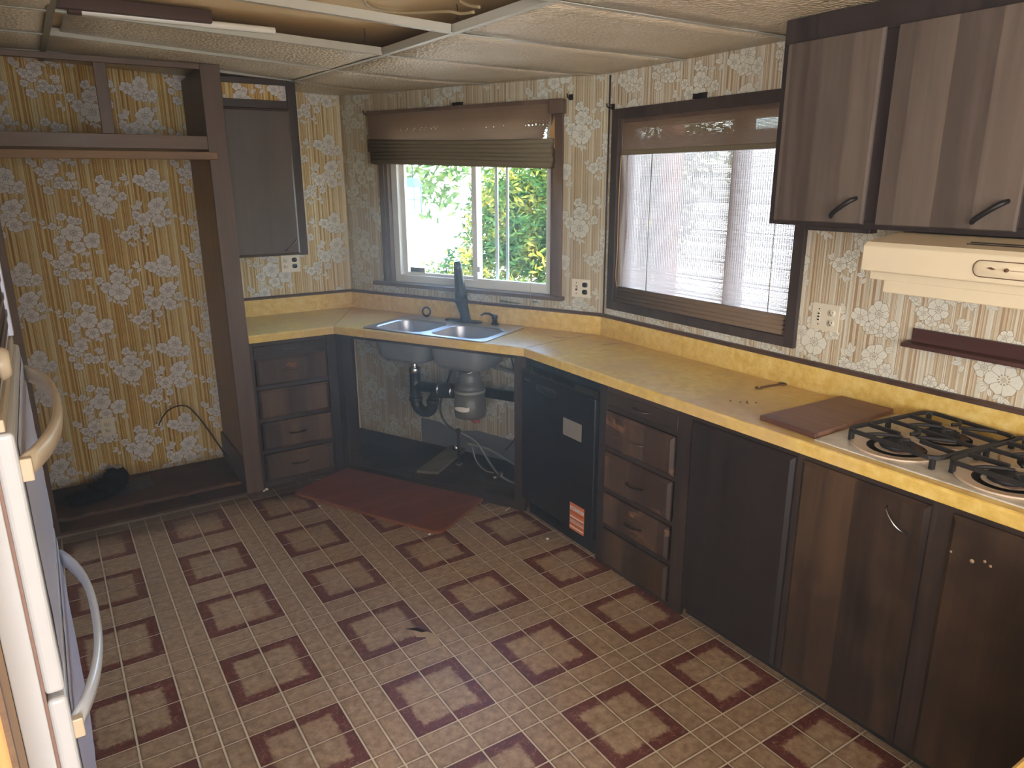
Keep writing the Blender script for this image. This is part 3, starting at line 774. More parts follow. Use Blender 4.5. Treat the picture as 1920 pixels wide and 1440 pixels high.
obj('bottom_rail', MB().box(-0.912, 0.008, -0.010, 0.010, 1.884, 1.948), 'rail', rc, 0.002)
obj('mullion', MB().box(-0.452, -0.400, -0.010, 0.010, 1.948, 2.258), 'stile', rc, 0.002)
obj('header_shelf', MB().box(-0.935, 0.022, 0.010, YW - 2.26, 1.884, 1.902), 'rail', rc)
obj('header_trim', MB().box(-0.985, 0.046, -0.026, -0.012, 1.834, 1.872), 'rail_tan', rc, 0.003, label='lighter trim board under the header')

# ------------------------------------------------------------------ upper cabinet over the left counter
uc = thing('wall_cabinet', 'dark walnut wall cabinet with a papered strip over its single door', 'cabinet', (0, 2.50, 0))
D_ = YW - 2.50
obj('carcass', MB().box(0.104, 0.538, 0.006, D_, 1.312, 1.328).box(0.525, 0.540, 0.006, D_, 1.312, 2.262).box(0.104, 0.119, 0.006, D_, 1.312, 2.25).box(0.119, 0.525, 0.006, D_, 2.14, 2.152), 'cab_frame', uc)
obj('stile', MB().box(0.497, 0.546, -0.016, 0.006, 1.312, 2.264), 'cab_frame', uc, 0.002)
obj('top_rail', MB().box(0.104, 0.497, -0.014, 0.006, 2.236, 2.266), 'cab_rail', uc, 0.002)
obj('middle_rail', MB().box(0.104, 0.497, -0.014, 0.006, 2.114, 2.156), 'cab_rail', uc, 0.002)
obj('papered_strip', MB().box(0.104, 0.497, 0.007, 0.012, 2.15, 2.24), 'paper_gold', uc, label='gold wallpaper strip set in the frame')
dr = obj('door', panel_front(0.112, 0.500, 1.318, 2.112, -0.006), 'door_upper', uc)
obj('handle', pull(0.445, 1.372, -0.025, math.radians(42), 0.048), 'pull', dr)

# ------------------------------------------------------------------ left drawer unit
fy = 2.29
lc = thing('drawer_cabinet', 'dark drawer cabinet beside the tall end panel, left of the sink', 'cabinet', (0, fy, 0))
obj('carcass', MB().box(0.104, 0.122, 0.012, 0.54, 0.0, 0.868).box(0.104, 0.122, 0.0, 0.54, 0, 0.868).box(0.58, 0.60, 0.012, 0.54, 0.0, 0.868).box(0.122, 0.58, 0.52, 0.54, 0.0, 0.868).box(0.122, 0.58, 0.012, 0.52, 0.012, 0.030), 'cab_frame', lc)
obj('stile', MB().box(0.098, 0.128, -0.006, 0.012, 0.0, 0.868), 'cab_frame', lc, 0.0015)
obj('stile', MB().box(0.546, 0.602, -0.006, 0.012, 0.0, 0.868), 'cab_frame', lc, 0.0015)
for z0, z1 in ((0.842, 0.868), (0.764, 0.786), (0.588, 0.612), (0.394, 0.416), (0.202, 0.226), (0.0, 0.036)):
    obj('rail', MB().box(0.128, 0.546, -0.004, 0.012, z0, z1), 'cab_rail', lc, 0.001)
LD = [(0.128, 0.546, 0.786, 0.842, 0), (0.132, 0.540, 0.612, 0.770, 1), (0.132, 0.538, 0.418, 0.586, 2), (0.132, 0.540, 0.228, 0.392, 3), (0.130, 0.542, 0.036, 0.200, 4)]
for x0, x1, z0, z1, k in LD:
    if k == 0: d = obj('drawer', panel_front(x0, x1, z0, z1, 0.0, 0.006, 0.003), 'cab_rail', lc, label='shallow top drawer front')
    else: d = obj('drawer', panel_front(x0, x1, z0, z1, -0.006), 'drawer_left', lc)
    yy = -0.006 if k == 0 else -0.025
    if k in (0, 1): obj('handle', pull(0.328, (z0 + z1) / 2 - (0.0 if k == 0 else 0.005), yy, 0.0, 0.05, 0.022, 0.0026), 'pull', d)
    if k in (3, 4): obj('handle', pull(0.332, (z0 + z1) / 2 + 0.005, yy, 0.0, 0.05, 0.022, 0.0042), 'pull_dark', d)
    if k == 1: obj('worn_patch', MB().extrude([(0.295, -0.0256, 0.722), (0.315, -0.0256, 0.735), (0.335, -0.0256, 0.728), (0.362, -0.0256, 0.731), (0.35, -0.0256, 0.714), (0.345, -0.0256, 0.698), (0.325, -0.0256, 0.708), (0.305, -0.0256, 0.712)], (0, 0.001, 0)), 'rubbed', d, label='rubbed orange patch above the handle')

# ------------------------------------------------------------------ open sink base on the diagonal
FL_, FR_ = Vector((0.604, 2.286)), Vector((1.222, 1.178))
dd = (FR_ - FL_).normalized(); rs_ = math.atan2(dd.y, dd.x); LEN = (FR_ - FL_).length
sb = thing('sink_base_cabinet', 'open fronted dark cabinet under the sink with no doors', 'cabinet', (FL_.x, FL_.y, 0), rs_)
obj('stile', MB().box(-0.005, 0.050, -0.004, 0.014, 0.0, 0.868), 'cab_frame', sb, 0.0015)
obj('stile', MB().box(0.042, 0.112, 0.006, 0.034, 0.03, 0.868), 'cab_frame', sb, 0.0015)
obj('stile', MB().box(LEN - 0.075, LEN - 0.010, -0.004, 0.016, 0.0, 0.868), 'cab_frame', sb, 0.0015)
obj('top_rail', MB().box(0.050, LEN - 0.075, 0.0, 0.016, 0.846, 0.868), 'cab_rail', sb, 0.0015)
obj('toe_rail', MB().box(0.050, LEN - 0.075, 0.0, 0.018, -0.01, 0.048), 'cab_rail', sb, 0.0015)
# floor of the cabinet reaches the papered wall
q = lambda s_, d_: (s_, d_)
obj('cabinet_floor', (lambda W_: MB().prism([(((p[0]-FL_.x)*dd.x + (p[1]-FL_.y)*dd.y), (-(p[0]-FL_.x)*dd.y + (p[1]-FL_.y)*dd.x)) for p in W_], 0.030, 0.046))([(0.612, 2.304), (1.236, 1.186), (CR[0] - 0.004, CR[1] + 0.004), (CL[0] - 0.004, CL[1] - 0.004), (0.612, YW - 0.004)]), 'sink_floor', sb)
obj('side_panel', MB().extrude([(LEN - 0.02, 0.016, 0.04), (LEN + 0.18, 0.56, 0.04), (LEN + 0.18, 0.56, 0.85), (LEN - 0.02, 0.016, 0.85)], (0.012, 0, 0)), 'cab_frame', sb)
tag(obj('grey_plank', MB().extrude([(0.909, 1.893, 0.047), (1.004, 1.801, 0.047), (1.422, 2.116, 0.047), (1.319, 2.184, 0.047)], (0, 0, 0.018)), 'grey_plank', bevel=0.002), 'weathered grey plank lying on the floor under the sink', 'plank')

# ------------------------------------------------------------------ right run: local x = -world y, face plane x = 1.212
XF = 1.212; RR = -PI / 2
DEP = XW - XF - 0.004
rd = thing('drawer_cabinet', 'dark drawer cabinet with scuffed fronts, right of the dishwasher', 'cabinet', (XF, 0, 0), RR)
obj('carcass', MB().box(-0.575, -0.557, 0.012, DEP, 0.0, 0.868).box(-0.085, -0.069, 0.012, DEP, 0.0, 0.868).box(-0.557, -0.085, DEP - 0.012, DEP, 0.0, 0.868), 'cab_frame', rd)
obj('stile', MB().box(-0.578, -0.526, -0.006, 0.012, 0.0, 0.868), 'cab_frame', rd, 0.0015, label='reddish brown stile beside the dishwasher')
obj('stile', MB().box(-0.104, -0.030, -0.006, 0.012, 0.0, 0.868), 'cab_frame', rd, 0.0015)
for z0, z1 in ((0.846, 0.868), (0.758, 0.780), (0.566, 0.590), (0.368, 0.392), (0.190, 0.216), (0.0, 0.024)):
    obj('rail', MB().box(-0.526, -0.104, -0.004, 0.012, z0, z1), 'cab_rail', rd, 0.001)
for x0, x1, z0, z1, k in ((-0.526, -0.104, 0.780, 0.846, 0), (-0.522, -0.108, 0.590, 0.756, 1), (-0.522, -0.110, 0.392, 0.566, 2), (-0.522, -0.112, 0.216, 0.368, 3), (-0.524, -0.108, 0.024, 0.190, 4)):
    if k == 0: d = obj('drawer', panel_front(x0, x1, z0, z1, 0.0, 0.006, 0.003), 'cab_rail', rd, label='shallow top drawer front')
    else: d = obj('drawer', panel_front(x0, x1, z0, z1, -0.006), 'drawer_right' if k < 4 else 'door_brown', rd)
    if k < 4: obj('handle', pull(-0.31, (z0 + z1) / 2 - 0.002, -0.006 if k == 0 else -0.025, 0.0, 0.05, 0.024, 0.0028 if k < 2 else 0.004), 'pull' if k < 2 else 'pull_dark', d)
def lower(name, label, xs, doors, fr):
    t = thing(name, label, 'cabinet', (XF, 0, 0), RR)
    x0, x1 = xs
    obj('carcass', MB().box(x0, x0 + 0.016, 0.012, DEP, 0.06, 0.868).box(x1 - 0.016, x1, 0.012, DEP, 0.06, 0.868).box(x0, x1, 0.012, DEP, 0.06, 0.075).box(x0, x1, DEP - 0.01, DEP, 0.06, 0.868), 'cab_frame', t)
    obj('toe_board', MB().box(x0, x1, 0.030, 0.045, 0.0, 0.06), 'hole', t)
    obj('top_rail', MB().box(x0, x1, -0.004, 0.012, 0.846, 0.868), 'cab_rail', t, 0.001)
    obj('bottom_rail', MB().box(x0, x1, -0.004, 0.012, 0.044, 0.068), 'cab_rail', t, 0.001)
    for a_, b_ in fr: obj('stile', MB().box(a_, b_, -0.005, 0.012, 0.044, 0.868), 'cab_frame', t, 0.0015)
    for a_, b_, mat, lab, hd in doors:
        d = obj('door', panel_front(a_, b_, 0.050, 0.850, -0.005), mat, t, label=lab)
        if hd: obj('handle', pull(hd[0], hd[1], -0.024, hd[2], 0.047, 0.028, 0.0030), 'chrome', d, label='thin chrome bow handle set on a slant')
    return t
lower('base_cabinet', 'base cabinet with one plain near black door, left of the cooktop', (-0.030, 0.440), [(-0.024, 0.432, 'door_black', 'plain near black door without handle', None)], [(-0.030, -0.016), (0.424, 0.440)])
bc2 = lower('base_cabinet', 'base cabinet with two mottled walnut doors under the cooktop', (0.440, 1.400), [(0.460, 0.872, 'door_brown', 'mottled brown door with slanting chrome handle', (0.790, 0.777, math.radians(-42))), (0.930, 1.380, 'door_brown', 'mottled brown door with bare screw holes', None)], [(0.440, 0.462), (0.868, 0.934), (1.376, 1.400)])
for hx, hz, r in ((1.00, 0.742, 0.006), (1.045, 0.748, 0.004), (0.945, 0.745, 0.0035), (1.03, 0.755, 0.004)):
    obj('screw_hole', MB().lathe([(r, -0.0248), (r, -0.0225)], (hx, 0, hz), 10, 'y'), 'bone', bc2)

# dishwasher
dw = thing('dishwasher', 'black built in dishwasher with orange and grey stickers', 'dishwasher', (XF, 0, 0), RR)
obj('body', MB().box(-1.168, -0.584, 0.02, DEP - 0.02, 0.03, 0.855), 'black_plastic', dw)
obj('door_panel', MB().box(-1.172, -0.580, -0.030, 0.012, 0.098, 0.790), 'black_gloss', dw, 0.006, seg=3)
obj('control_cap', MB().extrude([(-1.172, -0.033, 0.792), (-1.172, -0.033, 0.804), (-1.172, 0.010, 0.8195), (-1.172, 0.022, 0.8200), (-1.172, 0.022, 0.792)], (0.592, 0, 0)), 'black_cap', dw, 0.002)
obj('top_gasket', MB().box(-1.165, -0.587, 0.024, 0.06, 0.815, 0.862), 'black_plastic', dw)
for k, s_ in enumerate((-1.14, -1.06, -0.985, -0.95, -0.905, -0.86, -0.62)):
    obj('gasket_scrap', MB().box(s_, s_ + (0.03 if k % 2 else 0.055), 0.004, 0.026, 0.836, 0.866 + 0.003 * (k % 3)), 'black_plastic', dw, 0.002)
obj('handle_pocket', MB().loft([rrect(-0.96, 0.735, 0.085, 0.018, 0.017), rrect(-0.96, 0.735, 0.078, 0.013, 0.012)], True, False, True) if 0 else MB().loft([[(p[0], -0.0305, p[1]) for p in rrect(-0.955, 0.742, 0.085, 0.020, 0.019)], [(p[0], -0.036, p[1]) for p in rrect(-0.955, 0.742, 0.079, 0.015, 0.014)]], True, False, True), 'black_plastic', dw, label='oval recessed grip')
obj('toe_panel', MB().box(-1.168, -0.584, 0.020, 0.035, 0.0, 0.094), 'black_plastic', dw)
obj('rating_label', MB().box(-0.812, -0.672, -0.0318, -0.0302, 0.563, 0.648), 'sticker_grey', dw, label='blank grey label')
st = obj('sticker', MB().box(-0.748, -0.638, -0.0318, -0.0302, 0.092 + 0.008, 0.238), 'orange', dw, label='orange sticker with REGISTER NOW heading')
for z0, z1, mat in ((0.204, 0.220, 'label_white'), (0.165, 0.171, 'label_white'), (0.146, 0.153, 'label_white'), (0.138, 0.141, 'label_white'), (0.112, 0.118, 'label_white'), (0.190, 0.1925, 'label_dark'), (0.156, 0.158, 'label_dark'), (0.148, 0.151, 'label_dark'), (0.127, 0.1285, 'label_dark')):
    obj('printed_line', MB().box(-0.745, -0.641, -0.0322, -0.0318, z0, z1), mat, st)
def text(body, size, mat, parent, loc, rot=(PI / 2, 0, 0), ext=0.0002, name='lettering'):
    cu = bpy.data.curves.new(name, 'FONT'); cu.body = body; cu.size = size; cu.extrude = ext; cu.align_x = 'CENTER'; cu.align_y = 'CENTER'
    tmp = bpy.data.objects.new('tmp', cu); COL.objects.link(tmp); dg = bpy.context.evaluated_depsgraph_get()
    me = bpy.data.meshes.new_from_object(tmp.evaluated_get(dg)); bpy.data.objects.remove(tmp); me.materials.clear(); me.materials.append(M[mat])
    o = bpy.data.objects.new(name, me); COL.objects.link(o); o.location = loc; o.rotation_euler = rot
    if parent: o.parent = parent
    return o
text('REGISTER NOW', 0.0135, 'label_dark', st, (-0.693, -0.0324, 0.212))
obj('brand_badge', MB().box(-1.150, -1.092, -0.0308, -0.0300, 0.756, 0.764), 'pull', dw, label='small worn badge strip')

# ------------------------------------------------------------------ countertop (one continuous piece with upstand)
ct = thing('countertop', 'yellow laminate countertop with matching upstand running round the kitchen', 'countertop')
front = [(0.104, 2.249), (0.584, 2.249), (1.191, 1.164), (1.191, -1.462), (0.05, -1.462)]
inner = 0.012
SC = Vector((1.100, 1.8565)); E1 = Vector((0.463, -0.886)).normalized(); E2 = Vector((-E1.y, E1.x))
def sk(s_, d_): p = SC + E1 * s_ + E2 * d_; return (p.x, p.y)
hole = [sk(*p) for p in rrect(0, 0, 0.395, 0.213, 0.05)]
# outline: front edge pulled back 12 mm, behind that the walls
fi = [(0.104, 2.261), (0.591, 2.261), (1.203, 1.167), (1.203, -1.450), (0.05, -1.450)]
outline = fi + [(0.05, -2.06), (XW - 0.002, -2.06), (XW - 0.002, CR[1] + 0.001), (CL[0] - 0.001, YW - 0.003), (0.104, YW - 0.003)]
fi2 = [(0.104, 2.261), (0.591, 2.261), (1.203, 1.167), (1.203, -1.474), (0.05, -1.474)]
outline = fi2 + outline[5:]
obj('top', fill_prism(outline, [hole], 0.872, 0.914), 'laminate', ct)
prof = [(0.0, 0.870)] + [(0.012 * 0 + 0.0, 0.870), (-0.0145 + 0.0, 0.870)]
# rounded front lip, swept with mitres (side is to the left of travel, so negative is outward)
lip = [(0.0005, 0.8705), (-0.011, 0.8705), (-0.012, 0.873), (-0.012, 0.906), (-0.0105, 0.9115), (-0.006, 0.9145), (0.0005, 0.9142)]
path = [(0.104, 2.261), (0.591, 2.261), (1.203, 1.167), (1.203, -1.474), (0.05, -1.474)]
obj('front_edge', sweep(path, [(-a_, b_) for a_, b_ in lip][::-1] if 0 else [(a_, b_) for a_, b_ in lip]), 'laminate', ct)
bk = [(0.104, 2.846), (0.926, 2.846), (1.719, 1.247 - 0.02), (1.719, -2.0)]
bkp = [(0.104, YW - 0.002), (CL[0] - 0.001, YW - 0.002), (CR[0] - 0.002, CR[1]), (XW - 0.002, -2.0)]
obj('upstand', sweep(bkp, [(0.0, 0.9135), (-0.020, 0.9135), (-0.020, 1.015), (0.0, 1.015)]), 'laminate_up', ct)
obj('upstand_trim', sweep(bkp, [(0.0, 1.0152), (-0.024, 1.0152), (-0.024, 1.026), (-0.018, 1.031), (0.0, 1.031)]), 'trim_wood', ct, label='dark wood strip along the top of the upstand')
def seam(a_, b_, w=0.0016, z=0.9143):
    a_, b_ = Vector(a_), Vector(b_)
    return MB().bar((a_.x, a_.y, z), (b_.x, b_.y, z), w, 0.0006)
obj('seam', seam((0.592, 2.262), (0.92, 2.83)), 'seam', ct)
obj('seam', seam((1.205, 1.170), (1.70, 1.24)), 'seam', ct)
obj('seam', seam((1.47, 1.30), (1.52, 1.245), 0.004), 'seam', ct)
obj('seam', seam((1.56, 1.00), (1.66, 0.985), 0.003), 'seam', ct)
# base under the near return
nb = thing('return_cabinet', 'dark base cabinet under the near end of the yellow counter', 'cabinet', (0, 0, 0))
obj('carcass', MB().box(0.08, XW - 0.01, -2.03, -1.50, 0.0, 0.868), 'cab_frame', nb)

# ------------------------------------------------------------------ sink, faucet and what stands on its deck
sink = thing('kitchen_sink', 'double bowl stainless steel sink set in the yellow counter', 'sink', (SC.x, SC.y, 0.914), math.atan2(E1.y, E1.x))
B1 = dict(cx=-0.190, cy=-0.045, hx=0.178, hy=0.158, r=0.085); B2 = dict(cx=0.196, cy=-0.045, hx=0.178, hy=0.158, r=0.085)
def bowl_loop(b, k, r=None): return rrect(b['cx'], b['cy'], b['hx'] * k, b['hy'] * k, (r or b['r']) * k, 6)
deck = fill_prism(rrect(0, 0, 0.415, 0.234, 0.035), [bowl_loop(B1, 1.0), bowl_loop(B2, 1.0)], 0.0005, 0.006)
obj('rim', deck, 'steel', sink, 0.0015)
for b in (B1, B2):
    L = [[(p[0], p[1], z) for p in bowl_loop(b, k)] for k, z in ((1.0, 0.004), (0.985, -0.004), (0.95, -0.10), (0.90, -0.155), (0.78, -0.178), (0.25, -0.185), (0.16, -0.187))]
    bo = obj('bowl', MB().loft(L, True, False, True), 'steel', sink)
    so_ = bo.modifiers.new('thick', 'SOLIDIFY'); so_.thickness = 0.0025; so_.offset = 1.0
    # sprayed underside
    L2 = [[(p[0], p[1], z) for p in rrect(b['cx'], b['cy'], b['hx'] * k + 0.006, b['hy'] * k + 0.006, 0.08 * k, 6)] for k, z in ((0.99, -0.045), (0.955, -0.105), (0.905, -0.162), (0.78, -0.187), (0.2, -0.194))]
    obj('underside', MB().loft(L2, True, False, True), 'steel_dull', sink)
    obj('drain', MB().lathe([(0.042, -0.1835), (0.045, -0.1815), (0.030, -0.1815), (0.028, -0.186)], (b['cx'], b['cy'], 0), 20, 'z', False, True), 'chrome', sink)
fa = thing('faucet', 'black single spout kitchen faucet behind the sink divider', 'faucet', (*sk(0.012, 0.190), 0.920), math.atan2(E1.y, E1.x))
obj('deck_plate', MB().loft([[(p[0], p[1], z) for p in rrect(0, 0, 0.128 * k, 0.030 * k, 0.029 * k, 6)] for k, z in ((1.0, 0.0), (1.0, 0.004), (0.93, 0.010))], True, False, True), 'bronze', fa)
obj('body', MB().tube([(0.014, 0.004, 0.006), (0.010, 0.0, 0.05), (-0.003, -0.004, 0.10), (-0.006, -0.006, 0.125)], [0.032, 0.029, 0.035, 0.040], 18), 'bronze', fa)
obj('collar', MB().tube([(-0.010, -0.006, 0.123), (-0.010, -0.008, 0.131)], [0.0410, 0.0404], 18), 'bronze', fa)
obj('spray_head', MB().tube([(-0.006, -0.008, 0.130), (-0.007, -0.012, 0.17), (-0.008, -0.016, 0.205), (-0.009, -0.022, 0.24), (-0.010, -0.030, 0.31), (-0.010, -0.036, 0.350), (-0.010, -0.038, 0.358)], [0.0385, 0.0360, 0.0330, 0.0295, 0.0255, 0.0215, 0.014], 18), 'bronze', fa)
sd = thing('soap_dispenser', 'small black soap pump at the right of the sink deck', 'soap dispenser', (*sk(0.225, 0.196), 0.920), math.atan2(E1.y, E1.x))
obj('base', MB().lathe([(0.024, 0.0), (0.024, 0.006), (0.017, 0.012), (0.015, 0.030)], (0, 0, 0), 18), 'bronze', sd)
obj('pump_head', MB().lathe([(0.014, 0.030), (0.018, 0.036), (0.019, 0.050), (0.015, 0.056)], (0, 0, 0), 18), 'bronze', sd)
obj('spout', MB().tube([(-0.005, 0, 0.048), (-0.035, -0.006, 0.062), (-0.062, -0.012, 0.062), (-0.085, -0.016, 0.048)], [0.009, 0.007, 0.006, 0.005], 10), 'bronze', sd)
ring = MB().tube([(0.026 * math.cos(k * PI / 10), 0.0, 0.032 + 0.026 * math.sin(k * PI / 10)) for k in range(20)], 0.0062, 8, closed=True)
rg = obj('drain_ring', ring, 'black_plastic'); rg.location = (*sk(-0.272, 0.205), 0.920); rg.rotation_euler = (math.radians(-8), 0, math.radians(-50))
tag(rg, 'black rubber ring standing on the left of the sink deck', 'ring')

# ------------------------------------------------------------------ plumbing under the sink (frame of the sink: x along it, y towards the wall)
RS = math.atan2(E1.y, E1.x)
pt = thing('drain_trap', 'black drain trap and pipes under the left sink bowl', 'pipe', (SC.x, SC.y, 0), RS)
px = -0.205
obj('tailpiece', MB().tube([(px, -0.02, 0.730), (px, -0.02, 0.60)], 0.022, 16), 'chrome', pt)
obj('slip_nut', MB().lathe([(0.033, 0.625), (0.036, 0.63), (0.036, 0.655), (0.033, 0.66)], (px, -0.02, 0), 16), 'chrome', pt)
obj('riser_pipe', MB().tube([(px, -0.02, 0.635), (px, -0.02, 0.45)], 0.033, 16), 'black_abs', pt)
ub = [(px + 0.062 - 0.062 * math.cos(a_), -0.02, 0.452 - 0.062 * math.sin(a_)) for a_ in [k * PI / 10 for k in range(11)]]
obj('trap_bend', MB().tube([(px, -0.02, 0.48)] + ub + [(px + 0.124, -0.02, 0.475)], 0.033, 16), 'black_abs', pt)
for q_ in (0.0, 0.124): obj('slip_nut', MB().lathe([(0.037, 0.452), (0.040, 0.457), (0.040, 0.472), (0.037, 0.476)], (px + q_, -0.02, 0), 16), 'black_abs', pt)
obj('cross_pipe', MB().tube([(px, -0.02, 0.545), (-0.02, -0.01, 0.548), (0.12, 0.01, 0.545)], 0.031, 16), 'black_abs', pt)
obj('coupling', MB().tube([(px + 0.124, -0.02, 0.47), (px + 0.135, -0.01, 0.515), (0.03, 0.0, 0.53)], 0.033, 16), 'black_abs', pt)
obj('coupling', MB().lathe([(0.040, -0.030), (0.043, -0.026), (0.043, 0.050), (0.040, 0.056)], (0, -0.005, 0.545), 18, 'x'), 'black_abs', pt)
for q_ in (-0.032, 0.058): obj('hose_clamp', MB().lathe([(0.0445, -0.006), (0.0445, 0.006)], (q_, -0.005, 0.545), 18, 'x'), 'chrome', pt)
obj('elbow_pipe', MB().tube([(0.06, 0.0, 0.545), (0.10, 0.04, 0.50), (0.13, 0.08, 0.47)], 0.034, 16), 'black_abs', pt)
obj('outlet_pipe', MB().tube([(0.14, 0.15, 0.515), (0.58, 0.15, 0.515)], 0.031, 16), 'black_abs', pt)
gd = thing('garbage_disposal', 'grey round garbage disposer hanging under the right sink bowl', 'garbage disposal', (*sk(0.190, -0.030), 0.028), RS)
obj('mount_ring', MB().lathe([(0.060, 0.672), (0.066, 0.678), (0.066, 0.694), (0.056, 0.712)], n=24), 'chrome', gd)
obj('clamp_ring', MB().tube([(0.066 * math.cos(k * PI / 12), 0.066 * math.sin(k * PI / 12), 0.668 + 0.004 * math.sin(k * 0.9)) for k in range(24)], 0.004, 6, closed=True), 'chrome', gd)
obj('shell', MB().lathe([(0.060, 0.672), (0.064, 0.62), (0.066, 0.60), (0.080, 0.590), (0.086, 0.575), (0.088, 0.55)], n=28), 'disposer', gd)
obj('band', MB().lathe([(0.090, 0.540), (0.091, 0.543), (0.091, 0.552), (0.088, 0.556)], n=28), 'hose', gd)
obj('motor_can', MB().lathe([(0.088, 0.545), (0.088, 0.495), (0.092, 0.488), (0.093, 0.420), (0.088, 0.395), (0.070, 0.388), (0.01, 0.386)], n=28), 'disposer', gd)
bd = obj('badge', MB().loft([[(0.0955 * math.sin(a_), -0.0955 * math.cos(a_), z) for a_, z in ((-0.62, 0.448), (-0.45, 0.444), (-0.15, 0.442), (0.15, 0.442), (0.38, 0.444), (0.52, 0.450))], [(0.0955 * math.sin(a_), -0.0955 * math.cos(a_), z) for a_, z in ((-0.62, 0.456), (-0.45, 0.463), (-0.15, 0.470), (0.15, 0.472), (0.38, 0.468), (0.52, 0.474))]], closed=False), 'label_white', gd, label='pale name badge')
obj('reset_guard', MB().tube([(0.03, -0.03, 0.386), (0.05, -0.03, 0.375), (0.075, -0.025, 0.378)], 0.012, 8), 'copper_red', gd)
def hose(pts, r, mat, label, cat='hose', group=None):
    o = obj('water_hose', MB().tube(spline(pts, 6), r, 8), mat); o.location = (SC.x, SC.y, 0); o.rotation_euler = (0, 0, RS)
    return tag(o, label, cat, group)
hose([(0.02, 0.16, 0.90), (-0.02, 0.14, 0.70), (-0.06, 0.10, 0.55), (-0.10, 0.08, 0.40), (-0.06, 0.08, 0.30), (0.03, 0.10, 0.245)], 0.006, 'hose_black', 'black supply hose curling down from the faucet to the valve')
hose([(0.03, 0.10, 0.25), (0.13, 0.12, 0.20), (0.24, 0.10, 0.09), (0.36, 0.02, 0.062), (0.52, -0.04, 0.060)], 0.0065, 'hose', 'grey hose sloping from the valve towards the dishwasher')
hose([(0.30, 0.20, 0.86), (0.36, 0.20, 0.62), (0.40, 0.16, 0.42), (0.38, 0.16, 0.26), (0.30, 0.18, 0.16)], 0.006, 'hose_black', 'black hose hanging in a long curve right of the disposer')
hose([(0.20, 0.22, 0.655), (0.36, 0.22, 0.640), (0.56, 0.22, 0.620)], 0.011, 'hose', 'thick grey drain hose running behind the disposer')
hose([(0.05, 0.14, 0.17), (0.20, 0.16, 0.15), (0.38, 0.14, 0.10), (0.56, 0.10, 0.08)], 0.007, 'hose', 'grey tube lying low along the wall under the sink')
hose([(0.10, 0.12, 0.16), (0.14, 0.10, 0.09), (0.22, 0.06, 0.060), (0.30, 0.04, 0.062)], 0.005, 'hose', 'thin grey tube drooping to the cabinet floor')
sv = thing('shutoff_valve', 'chrome shutoff valve on a short riser under the sink', 'valve', (*sk(0.020, 0.090), 0.046), RS)
obj('riser', MB().tube([(0, 0, 0), (0, 0, 0.22)], 0.009, 10), 'pull_dark', sv)
obj('valve_body', MB().lathe([(0.012, 0.0), (0.016, 0.004), (0.016, 0.026), (0.012, 0.03)], (0, 0, 0.20), 14), 'pull_dark', sv)
obj('escutcheon', MB().lathe([(0.030, 0.0), (0.026, 0.006), (0.010, 0.010)], (0, 0, 0.0), 18), 'chrome', sv)
obj('wheel', MB().lathe([(0.018, -0.004), (0.018, 0.004)], (0.0, -0.035, 0.115), 14, 'y'), 'chrome', sv)
tag(obj('valve_scrap', MB().lathe([(0.012, 0), (0.012, 0.05)], (*sk(0.33, -0.02), 0.06), 12, 'x').lathe([(0.018, 0.05), (0.018, 0.066)], (*sk(0.33, -0.02), 0.066), 12, 'x'), 'pull'), 'loose grey valve fitting lying at the right under the sink', 'valve')

# ------------------------------------------------------------------ window over the sink: frame of the sink wall (x along it, -y into the room)
w1_ = struct('window_1', 'white sliding window over the sink', (CL[0], CL[1], 0), RD)
def frame_rect(x0, x1, z0, z1, w, y0, y1):
    return MB().box(x0, x0 + w, y0, y1, z0, z1).box(x1 - w, x1, y0, y1, z0, z1).box(x0 + w, x1 - w, y0, y1, z0, z0 + w).box(x0 + w, x1 - w, y0, y1, z1 - w, z1)
obj('window_frame', frame_rect(0.362, 1.512, 1.104, 2.086, 0.045, 0.030, 0.095), 'vinyl_white', w1_, 0.002)
obj('sash', frame_rect(0.400, 1.000, 1.125, 2.060, 0.040, 0.062, 0.088), 'vinyl_white', w1_, 0.002)
obj('sash', frame_rect(0.965, 1.500, 1.125, 2.060, 0.034, 0.032, 0.060), 'vinyl_white', w1_, 0.002)
obj('pane', MB().box(0.44, 0.962, 0.073, 0.077, 1.165, 2.02), 'glass', w1_)
obj('pane', MB().box(0.998, 1.468, 0.044, 0.048, 1.158, 2.028), 'glass', w1_)
obj('screen_bar', MB().box(1.085, 1.104, 0.100, 0.108, 1.12, 2.07), 'post_white', w1_)
obj('screen_bar', MB().box(1.160, 1.176, 0.100, 0.108, 1.12, 2.07), 'post_white', w1_)
obj('latch', MB().box(1.000, 1.022, 0.024, 0.034, 1.20, 1.232), 'vinyl_white', w1_, 0.002)
stk = obj('window_sticker', MB().box(0.452, 0.570, 0.0715, 0.0725, 1.145, 1.196), 'sticker_grey', w1_, label='small grey sticker low on the glass')
for z0, z1, x1 in ((1.182, 1.187, 0.56), (1.170, 1.178, 0.535), (1.155, 1.159, 0.56)): obj('printed_line', MB().box(0.458, x1, 0.0710, 0.0715, z0, z1), 'label_dark', stk)
obj('jamb_board', MB().box(0.332, 0.362, -0.004, 0.100, 1.10, 2.088).box(1.512, 1.533, -0.004, 0.10, 1.10, 2.088).box(0.332, 1.533, -0.004, 0.10, 2.086, 2.09), 'casing', w1_)
obj('casing_board', MB().box(0.300, 0.338, -0.014, 0.001, 1.098, 2.125), 'casing', w1_, 0.002)
obj('casing_board', MB().box(1.528, 1.586, -0.014, 0.001, 1.104, 2.125), 'casing', w1_, 0.002)
obj('sill_board', MB().box(0.225, 1.605, -0.040, 0.062, 1.080, 1.104), 'casing', w1_, 0.004)

